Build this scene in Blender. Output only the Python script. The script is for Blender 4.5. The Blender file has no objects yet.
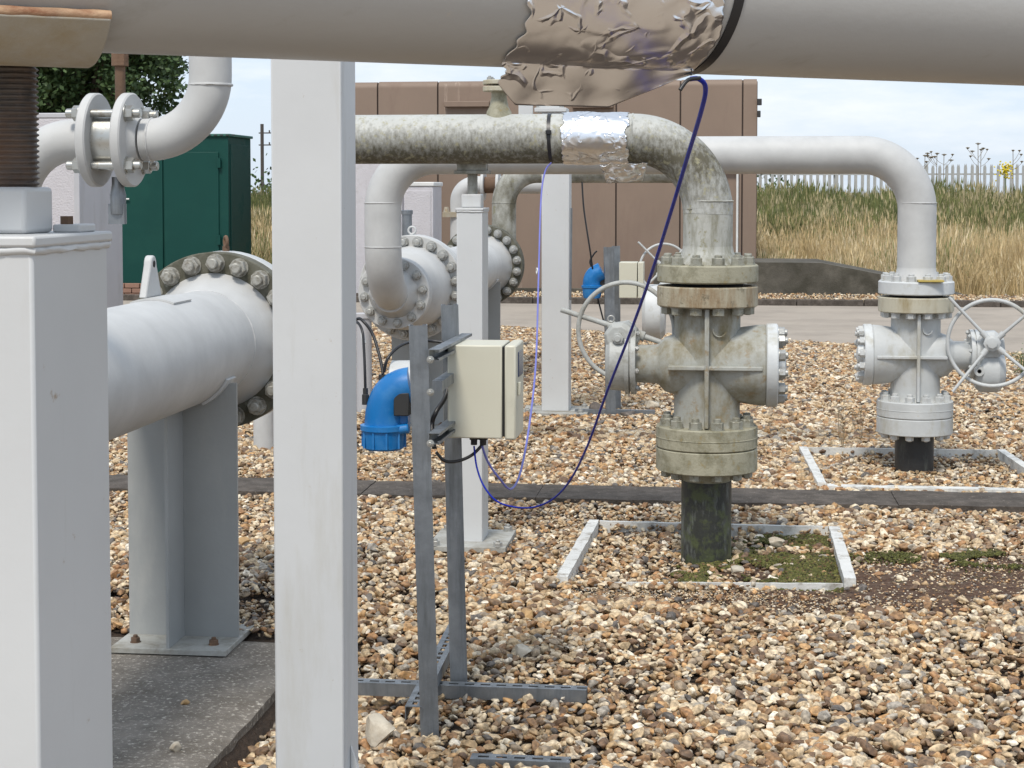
import bpy, bmesh, math, random
import numpy as np
from mathutils import Vector, Matrix, Quaternion, noise

random.seed(7); rng = np.random.default_rng(7)
scene = bpy.context.scene
COL = scene.collection

# ------------------------------------------------------------------ camera
FPX, PITCH, YAW = 1750.0, math.radians(3.0), math.radians(6.84)
CAMZ = 1.6
cam_d = bpy.data.cameras.new("camera"); cam = bpy.data.objects.new("camera", cam_d); COL.objects.link(cam)
cam.location = (0, 0, CAMZ); cam.rotation_euler = (math.pi/2 - PITCH, 0, YAW)
cam_d.sensor_width = 36; cam_d.lens = FPX/1024*36
HORIZON = 190.0
cam_d.shift_y = (HORIZON - 384 + FPX*math.tan(PITCH))/1024
cam_d.clip_start = 0.05; cam_d.clip_end = 2000
scene.camera = cam
scene.render.resolution_x, scene.render.resolution_y = 1024, 768

# ------------------------------------------------------------------ world, sun, exposure
SUN_EL, SUN_AZ = math.radians(56), math.radians(190)      # azimuth measured clockwise from +Y
world = bpy.data.worlds.new("World"); scene.world = world; world.use_nodes = True
wn, wl = world.node_tree.nodes, world.node_tree.links
bg = wn["Background"]
sky = wn.new("ShaderNodeTexSky"); sky.sky_type = 'NISHITA'; sky.sun_disc = False
sky.sun_elevation = SUN_EL; sky.sun_rotation = SUN_AZ; sky.air_density = 1.0; sky.dust_density = 1.0; sky.ozone_density = 1.5
tc = wn.new("ShaderNodeTexCoord"); mp = wn.new("ShaderNodeMapping"); mp.inputs["Scale"].default_value = (1.6, 1.6, 6.0)
cn = wn.new("ShaderNodeTexNoise"); cn.inputs["Scale"].default_value = 3.0; cn.inputs["Detail"].default_value = 8; cn.inputs["Roughness"].default_value = .6
cr = wn.new("ShaderNodeValToRGB"); cr.color_ramp.elements[0].position = .50; cr.color_ramp.elements[0].color = (.0,)*3+(1,); cr.color_ramp.elements[1].position = .70; cr.color_ramp.elements[1].color = (.75,)*3+(1,)
mx = wn.new("ShaderNodeMixRGB"); mx.inputs[2].default_value = (7.8, 7.9, 8.1, 1)
hz = wn.new("ShaderNodeMixRGB"); hz.inputs[0].default_value = .80; hz.inputs[2].default_value = (5.7, 6.55, 7.7, 1)     # thin high haze
wl.new(tc.outputs["Generated"], mp.inputs[0]); wl.new(mp.outputs[0], cn.inputs["Vector"]); wl.new(cn.outputs["Fac"], cr.inputs[0])
wl.new(cr.outputs[0], mx.inputs[0]); wl.new(sky.outputs[0], hz.inputs[1]); wl.new(hz.outputs[0], mx.inputs[1]); wl.new(mx.outputs[0], bg.inputs[0])
bg.inputs[1].default_value = 0.12
sun_d = bpy.data.lights.new("sun", 'SUN'); sun = bpy.data.objects.new("sun", sun_d); COL.objects.link(sun)
sun_d.energy = 2.5; sun_d.angle = math.radians(12); sun_d.color = (1, .94, .85)
sdir = Vector((math.sin(SUN_AZ)*math.cos(SUN_EL), math.cos(SUN_AZ)*math.cos(SUN_EL), math.sin(SUN_EL)))
sun.rotation_euler = sdir.to_track_quat('Z', 'Y').to_euler(); sun.location = sdir*50
scene.view_settings.view_transform = 'Standard'; scene.view_settings.look = 'None'
scene.view_settings.exposure = 0.20; scene.view_settings.gamma = 1
scene.render.engine = 'CYCLES'
scene.cycles.use_denoising = True; scene.cycles.max_bounces = 6

# ------------------------------------------------------------------ measuring: a pixel's ray met with a plane
_F = Vector((-math.sin(YAW), math.cos(YAW), 0)); _R = Vector((math.cos(YAW), math.sin(YAW), 0)); _Z = Vector((0, 0, 1))
_look = _F*math.cos(PITCH) - _Z*math.sin(PITCH); _up = _F*math.sin(PITCH) + _Z*math.cos(PITCH)
_C = Vector((0, 0, CAMZ)); _ypp = HORIZON + FPX*math.tan(PITCH)
def ray(px, py): return _look + _R*((px-512)/FPX) - _up*((py-_ypp)/FPX)
def P(px, py, D): d = ray(px, py); return _C + d*(D/d.dot(_F))
def G(px, py, z=0.0): d = ray(px, py); return _C + d*((z-CAMZ)/d.z)
def H(px, py, Y): d = ray(px, py); return _C + d*(Y/d.y)

# ------------------------------------------------------------------ materials
def L(nt, a, b): nt.links.new(a, b)
def mat(name, base, rough=.5, metal=0, var=.12, vscale=6, dirt=None, dirt_amt=.3, dirt_scale=4, dirt_stretch=(1, 1, 1),
        dirt2=None, dirt2_amt=.2, dirt2_scale=12, bump=.1, bscale=60, under=None, under_z=(1, 2), coat=0, dirt2_stretch=(1, 1, 1), bdist=.004, spec=.5):
    m = bpy.data.materials.new(name); m.use_nodes = True; nt = m.node_tree; n = nt.nodes
    b = n["Principled BSDF"]; geo = n.new("ShaderNodeNewGeometry")
    def nz(scale, detail=6, stretch=(1, 1, 1), r=.6):
        mpn = n.new("ShaderNodeMapping"); mpn.inputs["Scale"].default_value = stretch
        t = n.new("ShaderNodeTexNoise"); t.inputs["Scale"].default_value = scale; t.inputs["Detail"].default_value = detail; t.inputs["Roughness"].default_value = r
        L(nt, geo.outputs["Position"], mpn.inputs[0]); L(nt, mpn.outputs[0], t.inputs["Vector"]); return t
    def ramp(src, lo, hi, a=0, bb=1):
        r = n.new("ShaderNodeMapRange"); r.inputs[1].default_value = lo; r.inputs[2].default_value = hi; r.inputs[3].default_value = a; r.inputs[4].default_value = bb
        r.clamp = True; L(nt, src, r.inputs[0]); return r.outputs[0]
    def mix(f, a, c):
        x = n.new("ShaderNodeMixRGB")
        if isinstance(f, float): x.inputs[0].default_value = f
        else: L(nt, f, x.inputs[0])
        for i, v in ((1, a), (2, c)):
            if isinstance(v, tuple): x.inputs[i].default_value = v+(1,) if len(v) == 3 else v
            else: L(nt, v, x.inputs[i])
        return x.outputs[0]
    v = nz(vscale, 5)
    col = mix(ramp(v.outputs["Fac"], .3, .7), tuple(c*(1-var) for c in base), tuple(min(1, c*(1+var*.6)) for c in base))
    rsrc = None
    if dirt:
        t = nz(dirt_scale, 9, dirt_stretch, .68); f = ramp(t.outputs["Fac"], .62-dirt_amt*.5, .78-dirt_amt*.3, 0, .92)
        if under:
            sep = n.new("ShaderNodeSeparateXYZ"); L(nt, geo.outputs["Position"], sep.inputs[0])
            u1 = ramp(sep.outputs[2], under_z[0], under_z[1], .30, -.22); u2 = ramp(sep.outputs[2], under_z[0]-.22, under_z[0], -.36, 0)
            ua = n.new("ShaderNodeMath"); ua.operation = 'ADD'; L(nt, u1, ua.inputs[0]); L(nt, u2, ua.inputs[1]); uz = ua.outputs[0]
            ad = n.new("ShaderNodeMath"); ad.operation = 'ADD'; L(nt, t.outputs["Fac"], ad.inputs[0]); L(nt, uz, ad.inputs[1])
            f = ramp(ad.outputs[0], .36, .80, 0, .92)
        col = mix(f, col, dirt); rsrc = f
    if dirt2:
        t = nz(dirt2_scale, 8, dirt2_stretch, .7); col = mix(ramp(t.outputs["Fac"], .66-dirt2_amt*.5, .74-dirt2_amt*.4, 0, .9), col, dirt2)
    L(nt, col, b.inputs["Base Color"])
    b.inputs["Metallic"].default_value = metal; b.inputs["Specular IOR Level"].default_value = spec
    if rsrc: L(nt, ramp(rsrc, 0, 1, rough, min(1, rough+.35)), b.inputs["Roughness"])
    else: b.inputs["Roughness"].default_value = rough
    if bump:
        t = nz(bscale, 6); bp = n.new("ShaderNodeBump"); bp.inputs["Strength"].default_value = bump; bp.inputs["Distance"].default_value = bdist
        L(nt, t.outputs["Fac"], bp.inputs["Height"]); L(nt, bp.outputs[0], b.inputs["Normal"])
    if coat: b.inputs["Coat Weight"].default_value = coat
    return m
M = {}
PG = (.60, .61, .60)
M['paint'] = mat("light_grey_paint", (.53, .54, .535), .42, dirt=(.36, .34, .28), dirt_amt=.10, dirt_scale=3, dirt_stretch=(1, 1, .35), dirt2=(.40, .33, .22), dirt2_amt=.0, dirt2_scale=30, bump=.15, bscale=45)
M['paint_clean'] = mat("clean_grey_paint", (.52, .522, .512), .56, dirt=(.42, .41, .37), dirt_amt=-.12, dirt_scale=2.5, dirt_stretch=(1, 1, .4), bump=.12, bscale=40)
M['post'] = mat("post_paint", (.575, .585, .585), .45, var=.06, vscale=2, dirt=(.47, .46, .42), dirt_amt=.17, dirt_scale=4, dirt_stretch=(1.5, 1.5, .25), dirt2=(.34, .26, .18), dirt2_amt=.0, dirt2_scale=26, bump=.10, bscale=28)
M['base'] = mat('dirty_base_plate', (.42, .42, .39), .6, var=.15, dirt=(.22, .20, .16), dirt_amt=.38, dirt_scale=9, bump=.3, bscale=60)
M['stand_paint'] = mat("stand_paint", (.34, .352, .348), .5, var=.08, vscale=3, dirt=(.42, .42, .40), dirt_amt=.12, dirt_scale=4, dirt_stretch=(1, 1, .3), bump=.15, bscale=60)
M['overhead'] = mat("overhead_pipe_paint", (.42, .415, .40), .38, var=.06, vscale=2, dirt=(.30, .28, .24), dirt_amt=.16, dirt_scale=3, dirt_stretch=(.6, 3, 3), dirt2=(.52, .46, .38), dirt2_amt=-.03, dirt2_scale=14, bump=.12, bscale=60)
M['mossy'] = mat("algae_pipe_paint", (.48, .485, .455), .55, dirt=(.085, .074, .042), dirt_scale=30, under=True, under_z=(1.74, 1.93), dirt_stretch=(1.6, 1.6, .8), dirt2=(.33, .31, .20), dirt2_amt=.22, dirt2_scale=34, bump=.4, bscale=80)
M['mossy_far'] = mat("algae_far_pipe_paint", (.42, .42, .38), .6, dirt=(.10, .09, .055), dirt_amt=.5, dirt_scale=7, dirt_stretch=(1, 1, .6), dirt2=(.22, .21, .13), dirt2_amt=.2, bump=.3, bscale=60)
M['mossy_v'] = mat("algae_riser_paint", (.46, .46, .42), .55, dirt=(.16, .15, .09), dirt_amt=.34, dirt_scale=8, dirt_stretch=(2, 2, .5), dirt2=(.24, .22, .12), dirt2_amt=.18, dirt2_scale=30, bump=.4, bscale=80)
M['flange_dirty'] = mat("weathered_flange", (.36, .34, .25), .6, dirt=(.15, .14, .085), dirt_amt=.34, dirt_scale=14, dirt2=(.30, .24, .12), dirt2_amt=.16, dirt2_scale=28, bump=.5, bscale=90)
M['flange_buff'] = mat("buff_flange", (.50, .47, .37), .55, dirt=(.30, .24, .13), dirt_amt=.28, dirt_scale=8, dirt_stretch=(1, 1, .3), bump=.3, bscale=60)
M['flange_rusty'] = mat('rust_stained_flange', (.42, .38, .28), .6, dirt=(.22, .135, .06), dirt_amt=.42, dirt_scale=11, dirt_stretch=(1.5, 1.5, .35), dirt2=(.13, .11, .07), dirt2_amt=.2, dirt2_scale=25, bump=.5, bscale=80)
M['flange_dark'] = mat("algae_flange_face", (.125, .12, .09), .7, dirt=(.06, .058, .038), dirt_amt=.45, dirt_scale=14, dirt2=(.30, .30, .25), dirt2_amt=.15, dirt2_scale=20, bump=.5, bscale=90)
M['valve_old'] = mat("old_valve_paint", (.38, .385, .35), .55, dirt=(.20, .165, .085), dirt_amt=.36, dirt_scale=9, dirt_stretch=(1, 1, .6), dirt2=(.27, .20, .11), dirt2_amt=.20, dirt2_scale=13, bump=.5, bscale=55)
M['valve_new'] = mat("valve_paint", (.52, .535, .53), .48, dirt=(.34, .31, .22), dirt_amt=.17, dirt_scale=5, dirt_stretch=(1, 1, .6), dirt2=(.42, .36, .24), dirt2_amt=.0, bump=.35, bscale=55)
M['valve_white'] = mat("bonnet_paint", (.60, .62, .62), .5, dirt=(.40, .38, .30), dirt_amt=.16, dirt_scale=7, bump=.3, bscale=50)
M['gear'] = mat("gearbox_paint", (.44, .45, .43), .5, dirt=(.22, .21, .17), dirt_amt=.28, dirt_scale=12, dirt2=(.60, .60, .57), dirt2_amt=.12, dirt2_scale=10, bump=.5, bscale=60)
M['bolt_dirty'] = mat("dirty_bolt", (.34, .335, .28), .5, .25, dirt=(.15, .13, .08), dirt_amt=.3, dirt_scale=30, bump=.3, bscale=120)
M['bolt'] = mat("painted_bolt", (.54, .55, .54), .42, .1, dirt=(.35, .32, .25), dirt_amt=.14, dirt_scale=30, bump=.2, bscale=120)
M['bolt_grey'] = mat("grey_bolt", (.42, .42, .40), .4, .4, dirt=(.2, .18, .13), dirt_amt=.2, dirt_scale=40, bump=.2, bscale=120)
M['bolt_stud'] = mat('weathered_stud', (.40, .39, .35), .5, .3, dirt=(.14, .12, .085), dirt_amt=.36, dirt_scale=35, bump=.4, bscale=120)
M['zinc'] = mat("zinc_bolt", (.50, .50, .47), .32, .8, dirt=(.25, .2, .14), dirt_amt=.2, dirt_scale=40, bump=.1)
M['rust'] = mat("rusty_steel", (.20, .12, .075), .75, .2, var=.4, vscale=20, dirt=(.10, .07, .05), dirt_amt=.4, dirt_scale=10, dirt2=(.38, .22, .12), dirt2_amt=.15, bump=.6, bscale=90)
M['rust_edge'] = mat("rust_streaked_edge", (.50, .33, .20), .6, 0, var=.3, vscale=14, dirt=(.24, .10, .05), dirt_amt=.4, dirt_scale=12, dirt_stretch=(1, 2, 4), bump=.5, bscale=90)
M['saddle'] = mat("stained_cream_paint", (.39, .36, .30), .45, dirt=(.33, .27, .17), dirt_amt=.4, dirt_scale=10, dirt_stretch=(1, 1, .8), dirt2=(.26, .14, .07), dirt2_amt=.16, bump=.4, bscale=60)
M['thread'] = mat("rusty_thread", (.10, .085, .075), .45, .5, var=.4, vscale=30, dirt=(.17, .105, .07), dirt_amt=.3, dirt_scale=8, dirt_stretch=(1, 1, 1), bump=.4, bscale=120)
M['black'] = mat("black_wrap", (.022, .023, .024), .45, dirt=(.10, .11, .095), dirt_amt=.10, dirt_scale=10, dirt_stretch=(2, 2, .4), bump=.4, bscale=50)
M['black_mossy'] = mat("black_wrap_algae", (.030, .032, .028), .5, dirt=(.24, .26, .24), dirt_amt=.22, dirt_scale=9, dirt_stretch=(2.5, 2.5, .6), dirt2=(.07, .085, .035), dirt2_amt=.35, dirt2_scale=14, bump=.6, bscale=50)
M['rubber'] = mat("black_cable", (.018, .018, .02), .4, bump=0)
M['gap'] = mat("black_gasket", (.012, .012, .012), .8, bump=0)
M['galv'] = mat("galvanised_strut", (.27, .29, .31), .42, .75, var=.22, vscale=16, dirt=(.15, .16, .165), dirt_amt=.3, dirt_scale=10, dirt_stretch=(2, 2, .2), bump=.15, bscale=80)
M['cream'] = mat("cream_enclosure", (.60, .58, .47), .4, var=.03, vscale=3, dirt=(.50, .48, .38), dirt_amt=.08, dirt_scale=5, bump=.04, bscale=150)
M['blue'] = mat("blue_plastic", (.003, .16, .46), .36, dirt=(.04, .22, .50), dirt_amt=.3, dirt_scale=12, var=.12, bump=.03, coat=.2)
M['lcd'] = mat("display_glass", (.05, .07, .16), .15, bump=0)
M['cable_blue'] = mat("blue_cable", (.008, .022, .33), .5, spec=.2, bump=0)
M['cable_lilac'] = mat("lilac_cable", (.16, .17, .50), .4, bump=0)
M['brown'] = mat("brown_panel", (.225, .162, .12), .62, var=.07, vscale=1.5, dirt=(.20, .14, .11), dirt_amt=.2, dirt_scale=2, dirt_stretch=(1, 1, .25), dirt2=(.36, .28, .22), dirt2_amt=.04, dirt2_scale=3, dirt2_stretch=(1.5, 1.5, .12), bump=.1, bscale=30)
M['brown_dark'] = mat("brown_joint", (.07, .05, .042), .8, bump=0)
M['green'] = mat("green_kiosk_paint", (.004, .052, .042), .5, spec=.25, var=.06, vscale=2, bump=.02, dirt=(.008, .065, .05), dirt_amt=.2, dirt_scale=1.5)
M['green_roof'] = mat("green_kiosk_roof", (.03, .13, .10), .5, bump=.02)
M['pale'] = mat("pale_kiosk_render", (.56, .54, .56), .8, var=.05, dirt=(.46, .44, .44), dirt_amt=.15, dirt_scale=8, bump=.8, bscale=70, bdist=.01)
M['pale_smooth'] = mat("pale_kiosk_panel", (.47, .47, .49), .55, var=.04, dirt=(.4, .39, .38), dirt_amt=.12, dirt_scale=3, dirt_stretch=(1, 1, .3), bump=.05)
M['concrete'] = mat("dark_concrete", (.125, .112, .09), .9, var=.45, vscale=1.6, dirt=(.055, .05, .036), dirt_amt=.5, dirt_scale=2.2, dirt2=(.40, .37, .32), dirt2_amt=-.02, dirt2_scale=60, bump=.9, bscale=45, bdist=.008)
M['pad'] = mat("concrete_plinth", (.22, .195, .165), .9, var=.3, vscale=12, dirt=(.13, .112, .09), dirt_amt=.45, dirt_scale=7, dirt2=(.55, .51, .44), dirt2_amt=.24, dirt2_scale=60, bump=1, bscale=60, bdist=.012)
M['kerb'] = mat("edging_concrete", (.115, .096, .08), .9, var=.35, vscale=10, dirt=(.055, .045, .036), dirt_amt=.5, dirt_scale=11, dirt2=(.38, .33, .27), dirt2_amt=.10, dirt2_scale=50, bump=1, bscale=40, bdist=.01)
M['road'] = mat("tan_road", (.36, .31, .255), .9, var=.10, vscale=1.2, dirt=(.27, .235, .195), dirt_amt=.3, dirt_scale=1.1, dirt2=(.44, .39, .33), dirt2_amt=.1, dirt2_scale=14, bump=.5, bscale=25, bdist=.01)
M['soil'] = mat("brown_soil", (.060, .038, .024), .95, var=.4, vscale=10, dirt=(.04, .027, .018), dirt_amt=.45, dirt_scale=6, dirt2=(.30, .24, .17), dirt2_amt=.05, dirt2_scale=35, bump=1, bscale=50, bdist=.02)
M['peat'] = mat("dark_peaty_soil", (.085, .040, .021), .95, var=.6, vscale=45, dirt=(.17, .11, .07), dirt_amt=.4, dirt_scale=38, dirt2=(.03, .05, .012), dirt2_amt=.12, dirt2_scale=9, bump=1, bscale=60, bdist=.02)
M['base_gravel'] = mat("fine_gravel_ground", (.34, .27, .20), .95, var=.25, vscale=2, dirt=(.20, .15, .10), dirt_amt=.3, dirt_scale=20, dirt2=(.5, .44, .35), dirt2_amt=.2, dirt2_scale=25, bump=.6, bscale=30, bdist=.02)
M['field'] = mat("field_soil", (.20, .16, .08), .95, var=.3, vscale=1, bump=.5, bscale=6, bdist=.05)
M['white_timber'] = mat("white_edging_paint", (.66, .66, .63), .6, dirt=(.22, .19, .15), dirt_amt=.22, dirt_scale=14, dirt2=(.10, .08, .06), dirt2_amt=-.02, dirt2_scale=30, bump=.6, bscale=60)
M['fence'] = mat("galvanised_pale", (.47, .47, .45), .5, .3, bump=0, var=.1)
M['wood'] = mat("bark", (.10, .08, .06), .9, bump=.6, bscale=20)
M['pole'] = mat("creosoted_pole", (.07, .06, .055), .8, bump=0)
M['stem'] = mat("dry_stem", (.24, .19, .12), .8, bump=0)
M['yellow'] = mat("yellow_flower", (.75, .60, .03), .6, bump=0)
M['weed'] = mat("weed_leaf", (.07, .13, .03), .7, bump=0)
M['dark'] = mat("dark_fixture", (.03, .03, .03), .6, bump=0)
M['white'] = mat("white_fixture", (.7, .7, .68), .5, bump=0)
M['tape'] = mat("yellow_tape", (.50, .38, .10), .5, bump=0)
M['brick'] = mat("brick", (.30, .17, .12), .85, bump=.3)
def foil_mat():
    m = bpy.data.materials.new("aluminium_foil"); m.use_nodes = True; nt = m.node_tree; n = nt.nodes; b = n["Principled BSDF"]
    b.inputs["Base Color"].default_value = (.84, .84, .85, 1); b.inputs["Metallic"].default_value = 1; b.inputs["Roughness"].default_value = .28
    g = n.new("ShaderNodeNewGeometry"); w = n.new("ShaderNodeTexNoise"); w.inputs["Scale"].default_value = 9; w.inputs["Detail"].default_value = 3
    vm = n.new("ShaderNodeVectorMath"); vm.operation = 'MULTIPLY_ADD'; vm.inputs[1].default_value = (.10, .10, .10)
    L(nt, g.outputs["Position"], w.inputs["Vector"]); L(nt, w.outputs["Color"], vm.inputs[0]); L(nt, g.outputs["Position"], vm.inputs[2])
    hs = []
    for sc_, k, wd in ((9, 1.0, .07), (26, .5, .09)):
        v = n.new("ShaderNodeTexVoronoi"); v.inputs["Scale"].default_value = sc_; v.feature = 'DISTANCE_TO_EDGE'; L(nt, vm.outputs[0], v.inputs["Vector"])
        mr = n.new("ShaderNodeMapRange"); mr.inputs[1].default_value = 0; mr.inputs[2].default_value = wd; mr.inputs[3].default_value = k; mr.inputs[4].default_value = 0; L(nt, v.outputs["Distance"], mr.inputs[0])
        ms = n.new("ShaderNodeTexNoise"); ms.inputs["Scale"].default_value = sc_*.8; L(nt, g.outputs["Position"], ms.inputs["Vector"])
        m2 = n.new("ShaderNodeMapRange"); m2.inputs[1].default_value = .53; m2.inputs[2].default_value = .59; L(nt, ms.outputs["Fac"], m2.inputs[0])
        x = n.new("ShaderNodeMath"); x.operation = 'MULTIPLY'; L(nt, mr.outputs[0], x.inputs[0]); L(nt, m2.outputs[0], x.inputs[1]); hs.append(x)
    a = n.new("ShaderNodeMath"); a.operation = 'ADD'; L(nt, hs[0].outputs[0], a.inputs[0]); L(nt, hs[1].outputs[0], a.inputs[1])
    a2 = n.new("ShaderNodeMath"); a2.operation = 'MULTIPLY_ADD'; a2.inputs[1].default_value = .8; L(nt, w.outputs["Fac"], a2.inputs[0]); L(nt, a.outputs[0], a2.inputs[2])
    bp = n.new("ShaderNodeBump"); bp.inputs["Strength"].default_value = .55; bp.inputs["Distance"].default_value = .007
    L(nt, a2.outputs[0], bp.inputs["Height"]); L(nt, bp.outputs[0], b.inputs["Normal"]); return m
M['foil'] = foil_mat()
def ramp_inst_mat(name, stops, rough=.6, mottle=.3, mscale=60, bump=.3, zone=None, spec=.5, trans=0):
    """Colour picked per instance."""
    m = bpy.data.materials.new(name); m.use_nodes = True; nt = m.node_tree; n = nt.nodes; b = n["Principled BSDF"]
    at = n.new("ShaderNodeAttribute"); at.attribute_type = 'INSTANCER'; at.attribute_name = "rnd"
    r = n.new("ShaderNodeValToRGB"); r.color_ramp.interpolation = 'CONSTANT'; cr_ = r.color_ramp
    while len(cr_.elements) < len(stops): cr_.elements.new(.5)
    for e, (p, c) in zip(cr_.elements, stops): e.position = p; e.color = c+(1,)
    L(nt, at.outputs["Fac"], r.inputs[0])
    g = n.new("ShaderNodeNewGeometry"); t = n.new("ShaderNodeTexNoise"); t.inputs["Scale"].default_value = mscale; t.inputs["Detail"].default_value = 4
    L(nt, g.outputs["Position"], t.inputs["Vector"])
    mr = n.new("ShaderNodeMapRange"); mr.inputs[1].default_value = .35; mr.inputs[2].default_value = .7; mr.inputs[3].default_value = 1-mottle; mr.inputs[4].default_value = 1+mottle*.7
    L(nt, t.outputs["Fac"], mr.inputs[0])
    x = n.new("ShaderNodeVectorMath"); x.operation = 'SCALE'; L(nt, r.outputs[0], x.inputs[0]); L(nt, mr.outputs[0], x.inputs["Scale"])
    L(nt, x.outputs[0], b.inputs["Base Color"]); b.inputs["Roughness"].default_value = rough; b.inputs["Specular IOR Level"].default_value = spec
    if bump:
        bp = n.new("ShaderNodeBump"); bp.inputs["Strength"].default_value = bump; bp.inputs["Distance"].default_value = .003
        L(nt, t.outputs["Fac"], bp.inputs["Height"]); L(nt, bp.outputs[0], b.inputs["Normal"])
    return m
STONE = [(.0, (0.452, 0.304, 0.158)), (.09, (0.609, 0.461, 0.282)), (.19, (0.304, 0.171, 0.079)), (.27, (0.672, 0.539, 0.361)), (.36, (0.242, 0.152, 0.084)), (.44, (0.525, 0.314, 0.141)),
         (.51, (0.777, 0.666, 0.493)), (.57, (0.179, 0.108, 0.062)), (.63, (0.357, 0.274, 0.185)), (.70, (0.546, 0.402, 0.238)), (.77, (0.399, 0.216, 0.097)), (.82, (0.137, 0.118, 0.101)),
         (.86, (0.378, 0.333, 0.273)), (.90, (0.651, 0.529, 0.370)), (.945, (0.473, 0.412, 0.326)), (.97, (0.840, 0.745, 0.598))]
M['stone'] = ramp_inst_mat("flint_gravel", STONE, .6, .50, 70)
M['big_stone'] = mat("pale_flint", (.56, .50, .40), .6, var=.2, vscale=20, dirt=(.30, .23, .15), dirt_amt=.3, dirt_scale=18, bump=.4)
M['orange_stone'] = mat("orange_flint", (.48, .30, .13), .6, var=.25, vscale=20, dirt=(.30, .19, .10), dirt_amt=.3, dirt_scale=18, bump=.4)
M['dark_stone'] = mat("dark_flint", (.12, .10, .085), .6, var=.3, vscale=20, dirt=(.3, .25, .2), dirt_amt=.15, dirt_scale=18, bump=.4)
M['grass_gold'] = ramp_inst_mat("dry_grass", [(0, (.58, .44, .23)), (.25, (.68, .54, .31)), (.5, (.46, .36, .18)), (.7, (.76, .64, .42)), (.87, (.22, .24, .09))], .7, .25, 3, 0)
M['grass_green'] = ramp_inst_mat("rank_green_grass", [(0, (.15, .17, .05)), (.3, (.20, .205, .07)), (.52, (.11, .14, .04)), (.66, (.38, .32, .16)), (.82, (.55, .46, .27))], .7, .3, 3, 0)
M['moss'] = ramp_inst_mat("moss_tuft", [(0, (.085, .088, .020)), (.35, (.12, .12, .028)), (.6, (.050, .046, .014)), (.78, (.17, .15, .045)), (.90, (.13, .075, .035))], .9, .3, 40, 0)
M['leaf'] = mat("tree_leaf", (.045, .085, .022), .55, var=.45, vscale=3, dirt=(.10, .15, .05), dirt_amt=.3, dirt_scale=5, bump=0)

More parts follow.
